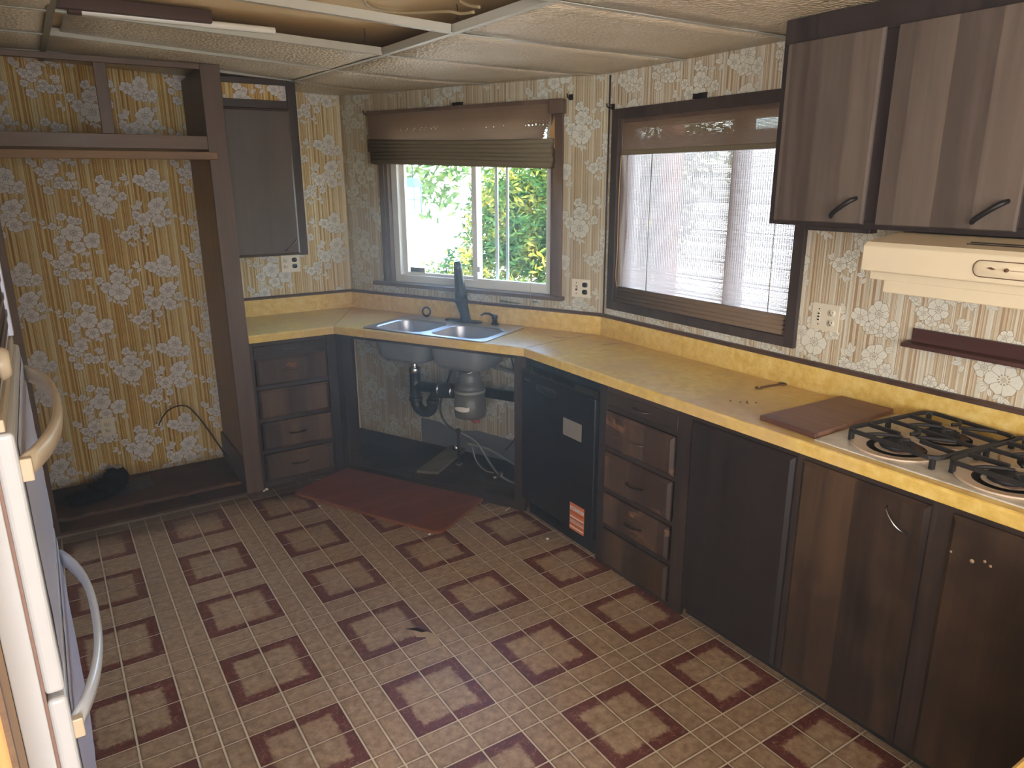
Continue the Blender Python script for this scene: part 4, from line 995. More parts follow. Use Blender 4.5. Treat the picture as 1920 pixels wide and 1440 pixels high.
bl = thing('woven_shade', 'brown woven shade half drawn up over the sink window with a torn end', 'window shade', (CL[0], CL[1], 0), RD)
obj('head_rail', MB().box(0.268, 1.600, -0.060, -0.016, 2.112, 2.132), 'casing', bl, 0.002)
obj('rail_end', MB().box(1.530, 1.606, -0.070, -0.014, 2.060, 2.128), 'casing', bl, 0.003)
mb = MB(); rnd = random.Random(5); zr = 2.112; k = 0
while zr > 1.925:
    h = 0.0058; xr = 1.54 - 0.05 * max(0, (2.06 - zr) / 0.10) * rnd.uniform(0.75, 1.05)
    yy = -0.052 - 0.0006 * math.sin(k * 1.9)
    segs = [(0.272, xr)]
    if 2.012 < zr < 2.036:      # broken reeds let the daylight through
        segs = []; x = 0.272
        while x < xr:
            if 0.45 < x < 0.78 and k % 4: segs.append((x, x + 0.022)); x += 0.022 + (0.009 if rnd.random() < 0.55 else 0.0004)
            elif 1.38 < x < 1.5 and k % 4 == 0: segs.append((x, x + 0.018)); x += 0.022
            else: segs.append((x, min(xr, x + 0.05))); x += 0.0505
    for a_, b_ in segs:
        b_ = min(b_, xr)
        if b_ <= a_: continue
        sg = 0.003 * math.sin(3 * a_)
        mb.add([(a_, yy, zr - h), (b_, yy, zr - h + 0.0004), (b_, yy - 0.001, zr), (a_, yy - 0.001, zr)], [(0, 1, 2, 3)])
    zr -= 0.0050; k += 1
obj('reeds', mb, 'reed', bl, kind='stuff')
for k in range(6):     # gathered folds, fanned a little
    z0 = 1.950 - k * 0.020; d_ = 0.060 + 0.007 * (k % 3)
    prof = [(-0.020 - 0.004 * k * 0, z0 - 0.022), (-d_, z0 - 0.016), (-d_ - 0.006, z0 - 0.004), (-d_ + 0.006, z0 + 0.012), (-0.024, z0 + 0.010)]
    x0, x1 = 0.268 + 0.006 * k, 1.545 - 0.004 * (k % 2)
    L = [[(x, y, z - dz) for y, z in prof] for x, dz in ((x0, -0.012 + 0.003 * k), (x0 + 0.35, 0.002), ((x0 + x1) / 2, 0.012), (x1 - 0.25, 0.020 + 0.002 * k), (x1, 0.022 + 0.003 * k))]
    obj('fold', MB().loft(L, True, True, True), 'reed_fold', bl)
obj('bottom_slat', MB().extrude([(0.300, -0.064, 1.842), (1.530, -0.064, 1.800), (1.530, -0.064, 1.786), (0.300, -0.064, 1.830)], (0, 0.028, 0)), 'reed_fold', bl)
obj('torn_edge', MB().extrude([(1.545, -0.030, 2.050), (1.520, -0.030, 1.985), (1.514, -0.030, 1.955), (1.532, -0.030, 1.93), (1.530, -0.030, 1.915), (1.548, -0.030, 1.885)], (0, 0.003, 0)), 'oak', bl, label='pale torn edge of the reed cloth')
obj('pull_cord', MB().tube([(1.42, -0.072, 1.80), (1.424, -0.074, 1.45), (1.421, -0.062, 1.03)], 0.0012, 5), 'wire_tan', bl)
def hook(loc, rz, label):
    t = thing('curtain_hook', label, 'hook', loc, rz)
    obj('wall_plate', MB().box(-0.012, 0.012, -0.004, 0.0, -0.014, 0.014), 'pull_dark', t, 0.001)
    obj('arm', MB().tube([(0, -0.003, -0.004), (0.0, -0.03, -0.006), (0, -0.042, 0.0), (0, -0.046, 0.014)], 0.0035, 7), 'pull_dark', t)
    obj('arm', MB().tube([(0.004, -0.003, 0.008), (0.01, -0.02, 0.010), (0.012, -0.03, 0.004)], 0.003, 7), 'pull_dark', t)
def on_sink_wall(s_, z, off=0.0):
    return (CL[0] + math.cos(RD) * s_ + math.sin(RD) * off, CL[1] + math.sin(RD) * s_ - math.cos(RD) * off, z)
hook(on_sink_wall(0.232, 2.126), RD, 'small black curtain hook left of the sink window shade')
hook(on_sink_wall(1.625, 2.140), RD, 'small black curtain hook right of the sink window shade')
hook((XW, 1.175, 2.080), -PI / 2, 'small black curtain hook in the corner beside the right window')
def bracket(loc, rz, label):
    t = thing('rod_bracket', label, 'bracket', loc, rz)
    obj('plate', MB().box(-0.028, 0.028, -0.003, 0.0, -0.012, 0.014), 'pull_dark', t, 0.001)
    obj('lip', MB().box(-0.030, -0.022, -0.030, -0.003, -0.012, 0.010).box(0.022, 0.030, -0.030, -0.003, -0.012, 0.010), 'pull_dark', t, 0.001)
bracket(on_sink_wall(0.915, 2.142), RD, 'dark curtain rod bracket above the middle of the sink window')
bracket((XW, 0.585, 2.078), -PI / 2, 'dark curtain rod bracket above the right window')

# ------------------------------------------------------------------ right window with full shade (x = -world y)
w2_ = struct('window_2', 'dark framed window in the right wall', (XW, 0, 0), -PI / 2)
obj('casing_board', MB().box(-1.162, -1.112, -0.020, 0.001, 1.066, 2.066), 'casing_dark', w2_, 0.002)
obj('casing_board', MB().box(-0.042, 0.006, -0.020, 0.001, 1.066, 2.066), 'casing_dark', w2_, 0.002)
obj('casing_board', MB().box(-1.112, -0.042, -0.020, 0.001, 2.018, 2.066), 'casing_dark', w2_, 0.002)
obj('casing_board', MB().box(-1.112, -0.042, -0.020, 0.001, 1.066, 1.108), 'casing_dark', w2_, 0.002)
obj('jamb_board', MB().box(-1.115, -1.100, 0.0, 0.11, 1.105, 2.02).box(-0.050, -0.035, 0, 0.11, 1.105, 2.02).box(-1.10, -0.05, 0, 0.11, 1.105, 1.118).box(-1.10, -0.05, 0, 0.11, 2.008, 2.02), 'casing', w2_)
obj('window_frame', frame_rect(-1.098, -0.052, 1.120, 2.006, 0.030, 0.060, 0.10), 'vinyl_white', w2_, 0.002)
obj('mullion', MB().box(-0.440, -0.405, 0.050, 0.10, 1.15, 1.98), 'casing', w2_, 0.002)
obj('mullion', MB().box(-0.385, -0.368, 0.060, 0.10, 1.15, 1.98), 'casing', w2_, 0.002)
obj('pane', MB().box(-1.068, -0.440, 0.083, 0.087, 1.15, 1.976), 'glass', w2_)
obj('pane', MB().box(-0.368, -0.082, 0.073, 0.077, 1.15, 1.976), 'glass', w2_)
s2 = thing('woven_shade', 'light woven shade hanging full length in the right wall window', 'window shade', (XW, 0, 0), -PI / 2)
obj('head_rail', MB().box(-1.098, -0.052, 0.004, 0.030, 1.996, 2.008), 'casing', s2)
mb = MB(); rnd = random.Random(9); z = 1.180; k = 0
while z < 1.992:
    h = 0.0049 * rnd.uniform(0.92, 1.07)
    x0 = -1.085 + 0.006 * math.sin(z * 14) + rnd.uniform(-0.002, 0.002)
    y0 = 0.028 + 0.004 * math.sin(z * 9)
    mb.add([(x0, y0, z), (-0.062, y0, z), (-0.062, y0 + 0.0008, z + h), (x0, y0 + 0.0008, z + h)], [(0, 1, 2, 3)])
    z += 0.0053; k += 1
obj('reeds', mb, 'reed_thin', s2, kind='stuff')
mb = MB()
for k in range(86):
    x = -1.08 + k * 0.0119
    mb.box(x, x + 0.0012, 0.025, 0.0262, 1.17, 1.995)
obj('warp_threads', mb, 'reed_thin', s2, kind='stuff')
mb = MB(); z = 1.868
while z < 1.998:      # valance hung in front of the long cloth
    mb.add([(-1.092, -0.004, z), (-0.058, -0.004, z), (-0.058, -0.0035, z + 0.0051), (-1.092, -0.0035, z + 0.0051)], [(0, 1, 2, 3)]); z += 0.0052
obj('valance_reeds', mb, 'reed', s2, kind='stuff')
obj('valance_hem', MB().box(-1.094, -0.056, -0.008, 0.002, 1.846, 1.868), 'reed_fold', s2, 0.003)
for k in range(4):
    z0 = 1.180 - k * 0.018
    prof = [(0.030, z0 - 0.016), (-0.004 - 0.004 * k, z0 - 0.014), (-0.010 - 0.004 * k, z0 - 0.003), (0.0, z0 + 0.010), (0.030, z0 + 0.006)]
    obj('fold', MB().loft([[(x, y, z_) for y, z_ in prof] for x in (-1.092, -0.6, -0.062)], True, True, True), 'reed', s2)
obj('cord', MB().tube([(-0.90, 0.018, 1.86), (-0.902, 0.016, 1.5), (-0.900, 0.016, 1.17)], 0.002, 5), 'reed_fold', s2)
obj('cord', MB().tube([(-0.16, 0.018, 1.86), (-0.162, 0.016, 1.5), (-0.160, 0.016, 1.17)], 0.002, 5), 'reed_fold', s2)
obj('side_cord', MB().tube(spline([(-1.098, -0.006, 1.845), (-1.102, -0.008, 1.6), (-1.100, -0.008, 1.38), (-1.106, -0.008, 1.25), (-1.094, -0.008, 1.19)], 6), 0.0024, 6), 'oak', s2)

# ------------------------------------------------------------------ wall plates
def duplex(parent, cx, cz, mat, slots=True):
    for dz in (-0.0195, 0.0195):
        f = obj('receptacle', MB().loft([[(cx + p[0], -0.0055, cz + dz + p[1]) for p in rrect(0, 0, 0.0165, 0.0135, 0.011, 4)], [(cx + p[0], -0.0075, cz + dz + p[1]) for p in rrect(0, 0, 0.0155, 0.0125, 0.010, 4)]], True, False, True), mat, parent)
        if slots:
            obj('slots', MB().box(cx - 0.008, cx - 0.0055, -0.0080, -0.0070, cz + dz - 0.002, cz + dz + 0.007).box(cx + 0.0055, cx + 0.0080, -0.0080, -0.0070, cz + dz - 0.001, cz + dz + 0.006).box(cx - 0.002, cx + 0.002, -0.0080, -0.0070, cz + dz - 0.009, cz + dz - 0.005), 'hole', f)
def switch(parent, cx, cz, three=False):
    if three:
        f = obj('switch', MB().box(cx - 0.006, cx + 0.006, -0.0075, -0.005, cz - 0.02, cz + 0.02), 'cream_plate', parent, 0.001)
        for dz in (-0.012, 0.0, 0.012): obj('button', MB().box(cx - 0.004, cx + 0.004, -0.0085, -0.0072, cz + dz - 0.003, cz + dz + 0.003), 'pull_dark', f)
    else:
        f = obj('switch', MB().box(cx - 0.006, cx + 0.006, -0.0062, -0.005, cz - 0.013, cz + 0.013), 'hole', parent)
        obj('toggle', MB().extrude([(cx - 0.004, -0.006, cz - 0.004), (cx + 0.004, -0.006, cz - 0.004), (cx + 0.004, -0.006, cz + 0.006), (cx - 0.004, -0.006, cz + 0.006)], (0, -0.010, 0.006)), 'cream_plate', f)
    for dz in (-0.03, 0.03): obj('screw', MB().lathe([(0.0028, -0.0064), (0.0024, -0.005)], (cx, 0, cz + dz), 8, 'y'), 'pull_dark', parent)
def plate(name, label, loc, rz, w, h):
    t = thing(name, label, 'outlet', loc, rz)
    obj('cover', MB().box(-w / 2, w / 2, -0.0055, 0.0, -h / 2, h / 2), 'cream_plate', t, 0.002)
    return t
p_ = plate('wall_outlet', 'single ivory outlet low on the gold papered recess wall', (-0.604, YW, 0.348), 0, 0.074, 0.112); duplex(p_, 0, 0, 'cream_plate')
p_ = plate('wall_outlet', 'ivory double outlet plate under the left wall cabinet', (0.543, YW, 1.228), 0, 0.118, 0.115); duplex(p_, -0.028, 0, 'cream_plate'); duplex(p_, 0.026, 0, 'black_plastic', False)
p_ = plate('switch_plate', 'ivory plate with a switch and black outlet right of the sink window', on_sink_wall(1.706, 1.157), RD, 0.112, 0.100); switch(p_, -0.027, 0); duplex(p_, 0.024, 0, 'black_plastic', False)
p_ = plate('switch_plate', 'ivory plate with buttons and outlet right of the shaded window', (XW, -0.124, 1.212), -PI / 2, 0.118, 0.105); switch(p_, -0.027, 0, True); duplex(p_, 0.026, 0, 'cream_plate')

# ------------------------------------------------------------------ right wall cabinets, hood, ledge
XU = 1.420; DU = XW - XU
ur = thing('wall_cabinet', 'long dark wall cabinet with walnut doors over the range hood', 'cabinet', (XU, 0, 0), -PI / 2)
obj('carcass', MB().box(0.078, 0.094, 0.008, DU, 1.585, 2.226).box(0.078, 1.6, 0.008, DU, 1.585, 1.600).box(0.078, 1.6, DU - 0.012, DU, 1.585, 2.226), 'frame_upper', ur)
obj('top_rail', MB().box(0.078, 1.6, -0.012, 0.008, 2.152, 2.232), 'frame_upper', ur, 0.002)
obj('bottom_rail', MB().box(0.078, 1.6, -0.012, 0.008, 1.576, 1.598), 'frame_upper', ur, 0.002)
for a_, b_ in ((0.078, 0.112), (0.428, 0.486), (0.866, 0.925), (1.30, 1.36)): obj('stile', MB().box(a_, b_, -0.012, 0.008, 1.598, 2.152), 'frame_upper', ur, 0.002)
for a_, b_, hx in ((0.106, 0.436, 0.372), (0.480, 0.872, 0.805), (0.919, 1.31, 1.24)):
    d = obj('door', panel_front(a_, b_, 1.590, 2.158, -0.012, 0.018, 0.004), 'door_upper', ur)
    obj('handle', pull(hx, 1.640, -0.030, math.radians(-0) + math.radians(36), 0.052, 0.022, 0.0075), 'pull_dark', d)
obj('light_rail', MB().box(0.235, 0.46, -0.010, 0.03, 1.562, 1.576), 'frame_upper', ur, 0.002)

hd = thing('range_hood', 'cream enamel range hood under the right wall cabinet', 'range hood', (1.245, 0, 0), -PI / 2)
hprof = [(0.004, 1.468), (0.0, 1.472), (0.0, 1.540), (0.012, 1.552), (0.165, 1.572), (XW - 1.245, 1.572), (XW - 1.245, 1.440), (0.05, 1.440), (0.05, 1.468)]
obj('body', MB().extrude([(0.545, y, z) for y, z in hprof], (0.77, 0, 0)), 'cream', hd, 0.004)
obj('inner_lip', MB().box(0.590, 1.27, 0.052, 0.075, 1.405, 1.442), 'cream', hd, 0.003)
cp = obj('control_plate', MB().loft([[(p[0], -0.0005, p[1]) for p in rrect(0.97, 1.505, 0.115, 0.020, 0.018, 5)], [(p[0], -0.0030, p[1]) for p in rrect(0.97, 1.505, 0.112, 0.017, 0.016, 5)]], True, False, True), 'cream', hd)
obj('outline', MB().tube([(p[0], -0.0008, p[1]) for p in rrect(0.97, 1.505, 0.116, 0.021, 0.019, 6)], 0.0012, 5, closed=True), 'seam', hd)
obj('knob', MB().lathe([(0.0045, -0.010), (0.005, -0.002)], (0.935, 0, 1.506), 12, 'y'), 'seam', cp)
obj('knob', MB().lathe([(0.0045, -0.010), (0.005, -0.002)], (1.03, 0, 1.506), 12, 'y'), 'seam', cp)
obj('printed_line', MB().box(0.940, 1.02, -0.0034, -0.0029, 1.5052, 1.5064), 'seam', cp)
obj('fan_mark', MB().extrude([(0.885, -0.0032, 1.508), (0.897, -0.0032, 1.511), (0.910, -0.0032, 1.506), (0.900, -0.0032, 1.504)], (0, 0.0006, 0)), 'seam', cp)
obj('vent_slots', MB().box(0.72, 1.27, 0.02, 0.022, 1.556, 1.558) if 0 else MB().box(0.80, 1.27, 0.060, 0.064, 1.556, 1.561).box(0.80, 1.27, 0.080, 0.084, 1.559, 1.564), 'hole', hd)

lg = thing('wall_ledge', 'narrow dark red wooden ledge on the wall behind the cooktop', 'shelf', (XW, 0, 0), -PI / 2)
obj('back_board', MB().box(0.470, 1.30, -0.014, 0.0, 1.180, 1.228), 'ledge', lg, 0.002)
obj('shelf_board', MB().extrude([(0.455, -0.055, 1.166), (0.455, -0.052, 1.180), (0.455, 0.0, 1.184), (0.455, 0.0, 1.168)], (0.85, 0, 0)), 'ledge', lg, 0.003)

# ------------------------------------------------------------------ cooktop
ck = thing('gas_cooktop', 'stained white gas cooktop set in the yellow counter', 'cooktop', (0, 0, 0.914), 0)
obj('cooktop_tray', fill_prism([(1.226, -0.470), (1.706, -0.470), (1.706, -1.36), (1.226, -1.36)], [], 0.0005, 0.006), 'cooktop', ck, 0.003)
def burner(cx, cy):
    p = obj('drip_pan', MB().lathe([(0.128, 0.006), (0.131, 0.010), (0.127, 0.012), (0.116, 0.009), (0.075, 0.005), (0.05, 0.007)], (cx, cy, 0), 36), 'stain_pan', ck)
    obj('spill', MB().blob((cx + 0.02, cy - 0.01, 0.0072), 0.050, cx * 9, 0.6, 1.25, 1.0, 0.03), 'burnt', p)
    h = obj('burner_head', MB().lathe([(0.046, 0.008), (0.050, 0.014), (0.046, 0.024), (0.030, 0.027), (0.028, 0.033), (0.002, 0.034)], (cx, cy, 0), 26), 'black_iron', ck)
    mb = MB()
    for k in range(18):
        a_ = k * 2 * PI / 18; mb.bar((cx + 0.036 * math.cos(a_), cy + 0.036 * math.sin(a_), 0.0265), (cx + 0.049 * math.cos(a_), cy + 0.049 * math.sin(a_), 0.0225), 0.004, 0.005)
    obj('burner_port', mb, 'black_iron', h, kind='stuff')
for cx, cy in ((1.372, -0.660), (1.585, -0.690), (1.372, -0.975), (1.585, -1.0)): burner(cx, cy)
def grate(cx, cy, rz, label, fill=True):
    t = thing('burner_grate', label, 'grate', (cx, cy, 0.920), rz)
    hx, hy, zt = 0.198, 0.150, 0.036
    ring_ = [(p[0], p[1], zt) for p in rrect(0, 0, hx, hy, 0.035, 4)]
    mb = MB(); n = len(ring_)
    L = []
    P = [Vector(p) for p in ring_]
    for i, p in enumerate(P):
        d = (P[(i + 1) % n] - P[i - 1]).normalized(); nn = Vector((d.y, -d.x, 0)) * 0.0065
        L.append([p + nn + Vector((0, 0, -0.006)), p + nn + Vector((0, 0, 0.006)), p - nn + Vector((0, 0, 0.006)), p - nn + Vector((0, 0, -0.006))])
    mb.loft(L + [L[0]], smooth=False)
    obj('outer_bar', mb, 'black_iron', t, 0.002)
    obj('middle_bar', MB().bar((0, -hy, zt), (0, hy, zt), 0.012, 0.012), 'black_iron', t, 0.002)
    for sx in (-1, 1):
        bx = sx * 0.100
        for a_, b_ in (((bx, hy), (bx, 0.035)), ((bx, -hy), (bx, -0.035))): obj('finger', MB().bar((*a_, zt), (*b_, zt + 0.002), 0.012, 0.013), 'black_iron', t, 0.002)
        for q_ in (1, -1):
            pts = [(bx + q_ * 0.097, 0.075 * q_, zt), (bx + q_ * 0.082, 0.030 * q_, zt + 0.003), (bx + q_ * 0.050, 0.008 * q_, zt + 0.004), (bx + q_ * 0.026, 0.018 * q_, zt + 0.003)]
            obj('finger', MB().tube(spline(pts, 4), 0.0058, 8), 'black_iron', t)
            pts = [(bx - q_ * 0.097, 0.085 * q_, zt), (bx - q_ * 0.065, 0.062 * q_, zt + 0.004), (bx - q_ * 0.034, 0.030 * q_, zt + 0.004), (bx - q_ * 0.022, 0.010 * q_, zt + 0.003)]
            obj('finger', MB().tube(spline(pts, 4), 0.0058, 8), 'black_iron', t)
    for lx, ly in ((-hx + 0.01, -hy + 0.012), (-hx + 0.01, hy - 0.012), (hx - 0.01, -hy + 0.012), (hx - 0.01, hy - 0.012), (0, hy), (0, -hy)):
        obj('foot', MB().box(lx - 0.007, lx + 0.007, ly - 0.007, ly + 0.007, 0.0, zt), 'black_iron', t, 0.002)
    return t
grate(1.488, -0.700, math.radians(-7), 'black iron burner grate next to the cutting board')
grate(1.486, -1.010, math.radians(-4), 'black iron burner grate at the near end of the cooktop')
cb = thing('cutting_board', 'brown wooden board lying on the counter beside the cooktop', 'board', (0, 0, 0.9145))
obj('panel', MB().prism([(1.262, -0.236), (1.250, -0.462), (1.742 - 0.03, -0.452), (1.705, -0.250)], 0.0, 0.017), 'cut_board', cb, 0.002)
obj('front_lip', MB().prism([(1.250, -0.236), (1.240, -0.466), (1.252, -0.467), (1.263, -0.235)], 0.0, 0.018), 'cut_edge', cb, 0.004)
tag(obj('wrench', MB().bar((1.590, 0.028, 0.917), (1.695, 0.015, 0.917), 0.010, 0.004).tube([(1.703 + 0.014 * math.cos(k * PI / 7), 0.013 + 0.014 * math.sin(k * PI / 7), 0.917) for k in range(14)], 0.0035, 6, closed=True).tube([(1.578 + 0.012 * math.cos(k * PI / 8 + 1.2), 0.030 + 0.012 * math.sin(k * PI / 8 + 1.2), 0.917) for k in range(13)], 0.0035, 6), 'rust'), 'small rusty wrench lying at the back of the counter', 'wrench')
for k, (x, y) in enumerate(((1.36, -0.06), (1.37, -0.085), (1.385, -0.07), (1.40, -0.10), (1.34, -0.03))):
    tag(obj('crumb', MB().blob((x, y, 0.917), 0.0035, k, 0.4, 1.3, 1, 0.6, 7, 5), 'burnt'), 'dark crumb on the counter before the cutting board', 'crumb', 'dark crumbs on the counter')

# ------------------------------------------------------------------ wall oven in its cabinet at the left edge (faces +x)
ov = thing('oven_cabinet', 'tan wood oven cabinet at the left edge of the room', 'cabinet', (-0.915, 0, 0))
obj('face_frame', MB().box(-0.02, 0.0, -0.74, -0.640, 0.0, 2.22).box(-0.02, 0.0, 0.045, 0.12, 0.0, 2.22).box(-0.02, 0.0, -0.640, 0.045, 0, 0.42).box(-0.02, 0.0, -0.640, 0.045, 1.72, 2.22), 'oak', ov, 0.003)
obj('side_panel', MB().box(-0.62, -0.02, -0.735, -0.720, 0.0, 2.22), 'oak', ov, label='tan wood end of the oven cabinet')
obj('side_panel', MB().box(-0.62, -0.02, 0.105, 0.118, 0.0, 2.22), 'oak', ov)
obj('groove_strip', MB().box(-0.004, 0.003, -0.755, -0.742, 0.0, 2.22), 'rail', ov)
wo = thing('wall_oven', 'white double wall oven with bowed handles', 'oven', (-0.915, 0, 0))
y0, y1 = -0.640, 0.045
obj('trim_frame', MB().box(0.0, 0.034, y0, y1, 0.43, 1.70), 'white_enamel', wo, 0.002)
obj('gasket', MB().box(0.034, 0.038, y0 + 0.008, y1 - 0.008, 0.45, 1.40), 'gasket', wo)
def oven_door(z0, z1, hz, lab):
    d = obj('door', MB().box(0.038, 0.064, y0 + 0.002, y1 - 0.002, z0, z1), 'white_enamel', wo, 0.007, label=lab, seg=3)
    yc = (y0 + y1) / 2
    pts = []; n = 16
    for k in range(n + 1):
        q_ = -1 + 2 * k / n; pts.append((0.064 + 0.002 + 0.050 * max(0.0, 1 - abs(q_) ** 2.6), yc + q_ * 0.318, hz))
    L = []
    P = [Vector(p) for p in pts]
    for i, p in enumerate(P):
        dv = (P[min(n, i + 1)] - P[max(0, i - 1)]).normalized(); nn = Vector((dv.y, -dv.x, 0)) * 0.0075
        L.append([p + nn * 0.6 + Vector((0, 0, -0.016)), p + nn + Vector((0, 0, 0.0)), p + nn * 0.6 + Vector((0, 0, 0.016)), p - nn * 0.6 + Vector((0, 0, 0.016)), p - nn + Vector((0, 0, 0.0)), p - nn * 0.6 + Vector((0, 0, -0.016))])
    h = obj('handle', MB().loft(L, True, True, True), 'almond' if hz > 1.2 else 'white_enamel', d)
    obj('handle_end', MB().box(0.062, 0.078, yc - 0.330, yc - 0.316, hz - 0.017, hz + 0.017), 'almond', h, 0.002)
    G = [[(0.0648 + 0.0022 * abs(mnoise.noise(Vector((i * 0.55, j * 0.4, z0 * 9)))), y0 + 0.03 + (y1 - y0 - 0.05) * i / 16, z0 + 0.02 + (z1 - z0 - 0.045) * j / 14) for j in range(15)] for i in range(17)]
    obj('film_sheet', MB().loft(G, closed=False, smooth=False), 'paper', d, label='crinkled bluish white protective film')
    return d
oven_door(0.985, 1.400, 1.340, 'upper oven door')
oven_door(0.470, 0.975, 0.905, 'lower oven door')
cpn = obj('control_panel', MB().box(0.030, 0.052, y0 + 0.004, y1 - 0.004, 1.425, 1.69), 'white_enamel', wo, 0.003)
obj('dark_band', MB().box(0.050, 0.0545, y0 + 0.02, y1 - 0.05, 1.445, 1.66), 'fixture_brown', cpn, 0.001)
obj('vent_bar', MB().box(0.038, 0.056, y0 + 0.004, y1 - 0.004, 1.402, 1.420), 'almond', wo, 0.002)
obj('knob', MB().lathe([(0.024, 0.054), (0.026, 0.058), (0.022, 0.066), (0.018, 0.070)], (0, -0.50, 1.47), 20, 'x'), 'almond', cpn)
obj('panel_end', MB().box(0.050, 0.060, 0.0, y1 - 0.004, 1.425, 1.69), 'paper', cpn)
for k in range(5): obj('vent_slat', MB().box(0.0545, 0.0575, y0 + 0.02, y1 - 0.05, 1.47 + k * 0.035, 1.48 + k * 0.035), 'pull', cpn)

# ------------------------------------------------------------------ things lying about
fb = thing('loose_board', 'red brown wooden board lying on the floor before the sink cabinet', 'board', (0, 0, 0.004))
bp_ = [(0.222, 2.088), (0.694, 1.189), (1.104, 1.427), (0.640, 2.282)]
def round_poly(pts, r, n=4):
    o = []; N = len(pts)
    for i, p in enumerate(pts):
        p = Vector(p); a_ = (Vector(pts[i - 1]) - p).normalized(); b_ = (Vector(pts[(i + 1) % N]) - p).normalized()
        for k in range(n + 1):
            t_ = k / n; o.append(tuple((p + a_ * r) * (1 - t_) ** 2 + p * 2 * t_ * (1 - t_) + (p + b_ * r) * t_ ** 2))
    return o
fo = obj('panel', MB().prism(round_poly(bp_, 0.045), 0.0, 0.016), 'red_board', fb, 0.003)
rim_ = round_poly(bp_, 0.045)
obj('edge_band', sweep(rim_ + [rim_[0]], [(0.0, 0.0), (-0.004, 0.002), (-0.004, 0.014), (0.0, 0.0165)]), 'red_edge', fb)
rag = thing('rag', 'crumpled black cloth lying on the bare boards of the recess', 'cloth', (-0.70, 2.60, 0.026))
mb = MB(); mb.blob((-0.075, 0.0, 0.022), 0.075, 1, 0.6, 1.3, 0.9, 0.5); mb.blob((0.02, 0.05, 0.03), 0.075, 2, 0.6, 1.2, 0.9, 0.6); mb.blob((0.085, 0.12, 0.045), 0.07, 3, 0.5, 1.0, 0.8, 0.9)
obj('bunched_cloth', mb, 'rag', rag)
sh = MB(); n = 12; G = [[(-0.09 + 0.36 * i / n, -0.10 + 0.20 * j / n + 0.10 * i / n, 0.004 + 0.012 * abs(mnoise.noise(Vector((i * 0.5, j * 0.5, 4))))) for j in range(n + 1)] for i in range(n + 1)]
sh.loft(G, closed=False); obj('flat_sheet', sh, 'rag_sheet', rag)
tag(obj('pale_scrap', MB().blob((-0.60, 2.79, 0.05), 0.03, 8, 0.4, 0.8, 0.5, 1.0), 'bone'), 'pale scrap sticking out beside the black cloth', 'scrap')
tag(obj('pale_scrap', MB().prism([(-0.76, 2.78), (-0.64, 2.80), (-0.62, 2.84), (-0.72, 2.83)], 0.027, 0.034), 'bone', bevel=0.001), 'flat pale scrap lying behind the black cloth', 'scrap')
tag(obj('power_wire', MB().tube(spline([(-0.348, 2.76, 0.335), (-0.33, 2.76, 0.37), (-0.29, 2.75, 0.42), (-0.235, 2.745, 0.442), (-0.18, 2.74, 0.430), (-0.13, 2.74, 0.36), (-0.075, 2.745, 0.25), (-0.03, 2.76, 0.15), (0.012, 2.78, 0.06), (0.015, 2.80, 0.03)], 6), 0.0042, 8), 'wire_dark'), 'thin dark wire arching out of the recess corner', 'wire')
for k, (x, y, s_) in enumerate(((0.115, 2.245, 0.010), (0.098, 2.235, 0.007), (0.60, 2.225, 0.010), (0.56, 2.22, 0.006), (1.02, 1.45, 0.006), (0.66, 1.98 - 0.75, 0.007), (1.13, 0.86, 0.008), (0.30, 1.86, 0.006))):
    tag(obj('debris', MB().blob((x, y, s_ * 0.6), s_, k + 3, 0.5, 1.2, 0.9, 0.7, 8, 6), 'debris'), 'pale crumb of plaster on the tile floor', 'debris', 'pale crumbs on the floor')
tag(obj('bent_wire', MB().tube(spline([(0.40, 2.225, 0.004), (0.44, 2.215, 0.004), (0.475, 2.215, 0.005), (0.485, 2.228, 0.005), (0.46, 2.232, 0.004)], 4), 0.002, 6), 'debris'), 'small bent white wire on the floor by the left drawers', 'wire')
tag(obj('white_sliver', MB().bar((1.125, 1.245, 0.004), (1.165, 1.262, 0.006), 0.006, 0.003), 'debris'), 'white sliver lying by the dishwasher foot', 'sliver')
# torn spot in the vinyl
td = obj('floor_tear', MB().prism([(0.235, 0.535), (0.275, 0.515), (0.31, 0.445), (0.285, 0.40), (0.25, 0.425), (0.262, 0.47), (0.232, 0.49)], 0.0002, 0.0012), 'bone', floor, label='torn pale spot in the floor')
obj('floor_tear', MB().prism([(0.222, 0.56), (0.262, 0.545), (0.285, 0.50), (0.262, 0.505), (0.248, 0.53)], 0.0004, 0.0016), 'hole', floor, label='dark hole at the torn spot')

# added scatter volume, imitates lens glare round the bright windows
def glare_haze():
    t = NT('glare_scatter'); t.n.remove(t.b)
    vs = t.node('ShaderNodeVolumeScatter'); vs.inputs['Color'].default_value = (1.0, 0.975, 0.93, 1); vs.inputs['Density'].default_value = 0.055; vs.inputs['Anisotropy'].default_value = 0.7
    t.l.new(vs.outputs[0], t.out.inputs['Volume']); return t.m
M['glare_haze'] = glare_haze()
hz = obj('glare_haze', MB().prism([(-1.5, -1.6), (XW - 0.05, -1.6), (XW - 0.05, CR[1] - 0.02), (CL[0] - 0.03, YW - 0.05), (-0.9, YW - 0.05), (-1.5, 1.0)], 0.02, 2.2), 'glare_haze', kind='stuff')
hz['label'] = 'added scattering volume imitating lens glare round the windows'; hz['category'] = 'glare_haze'
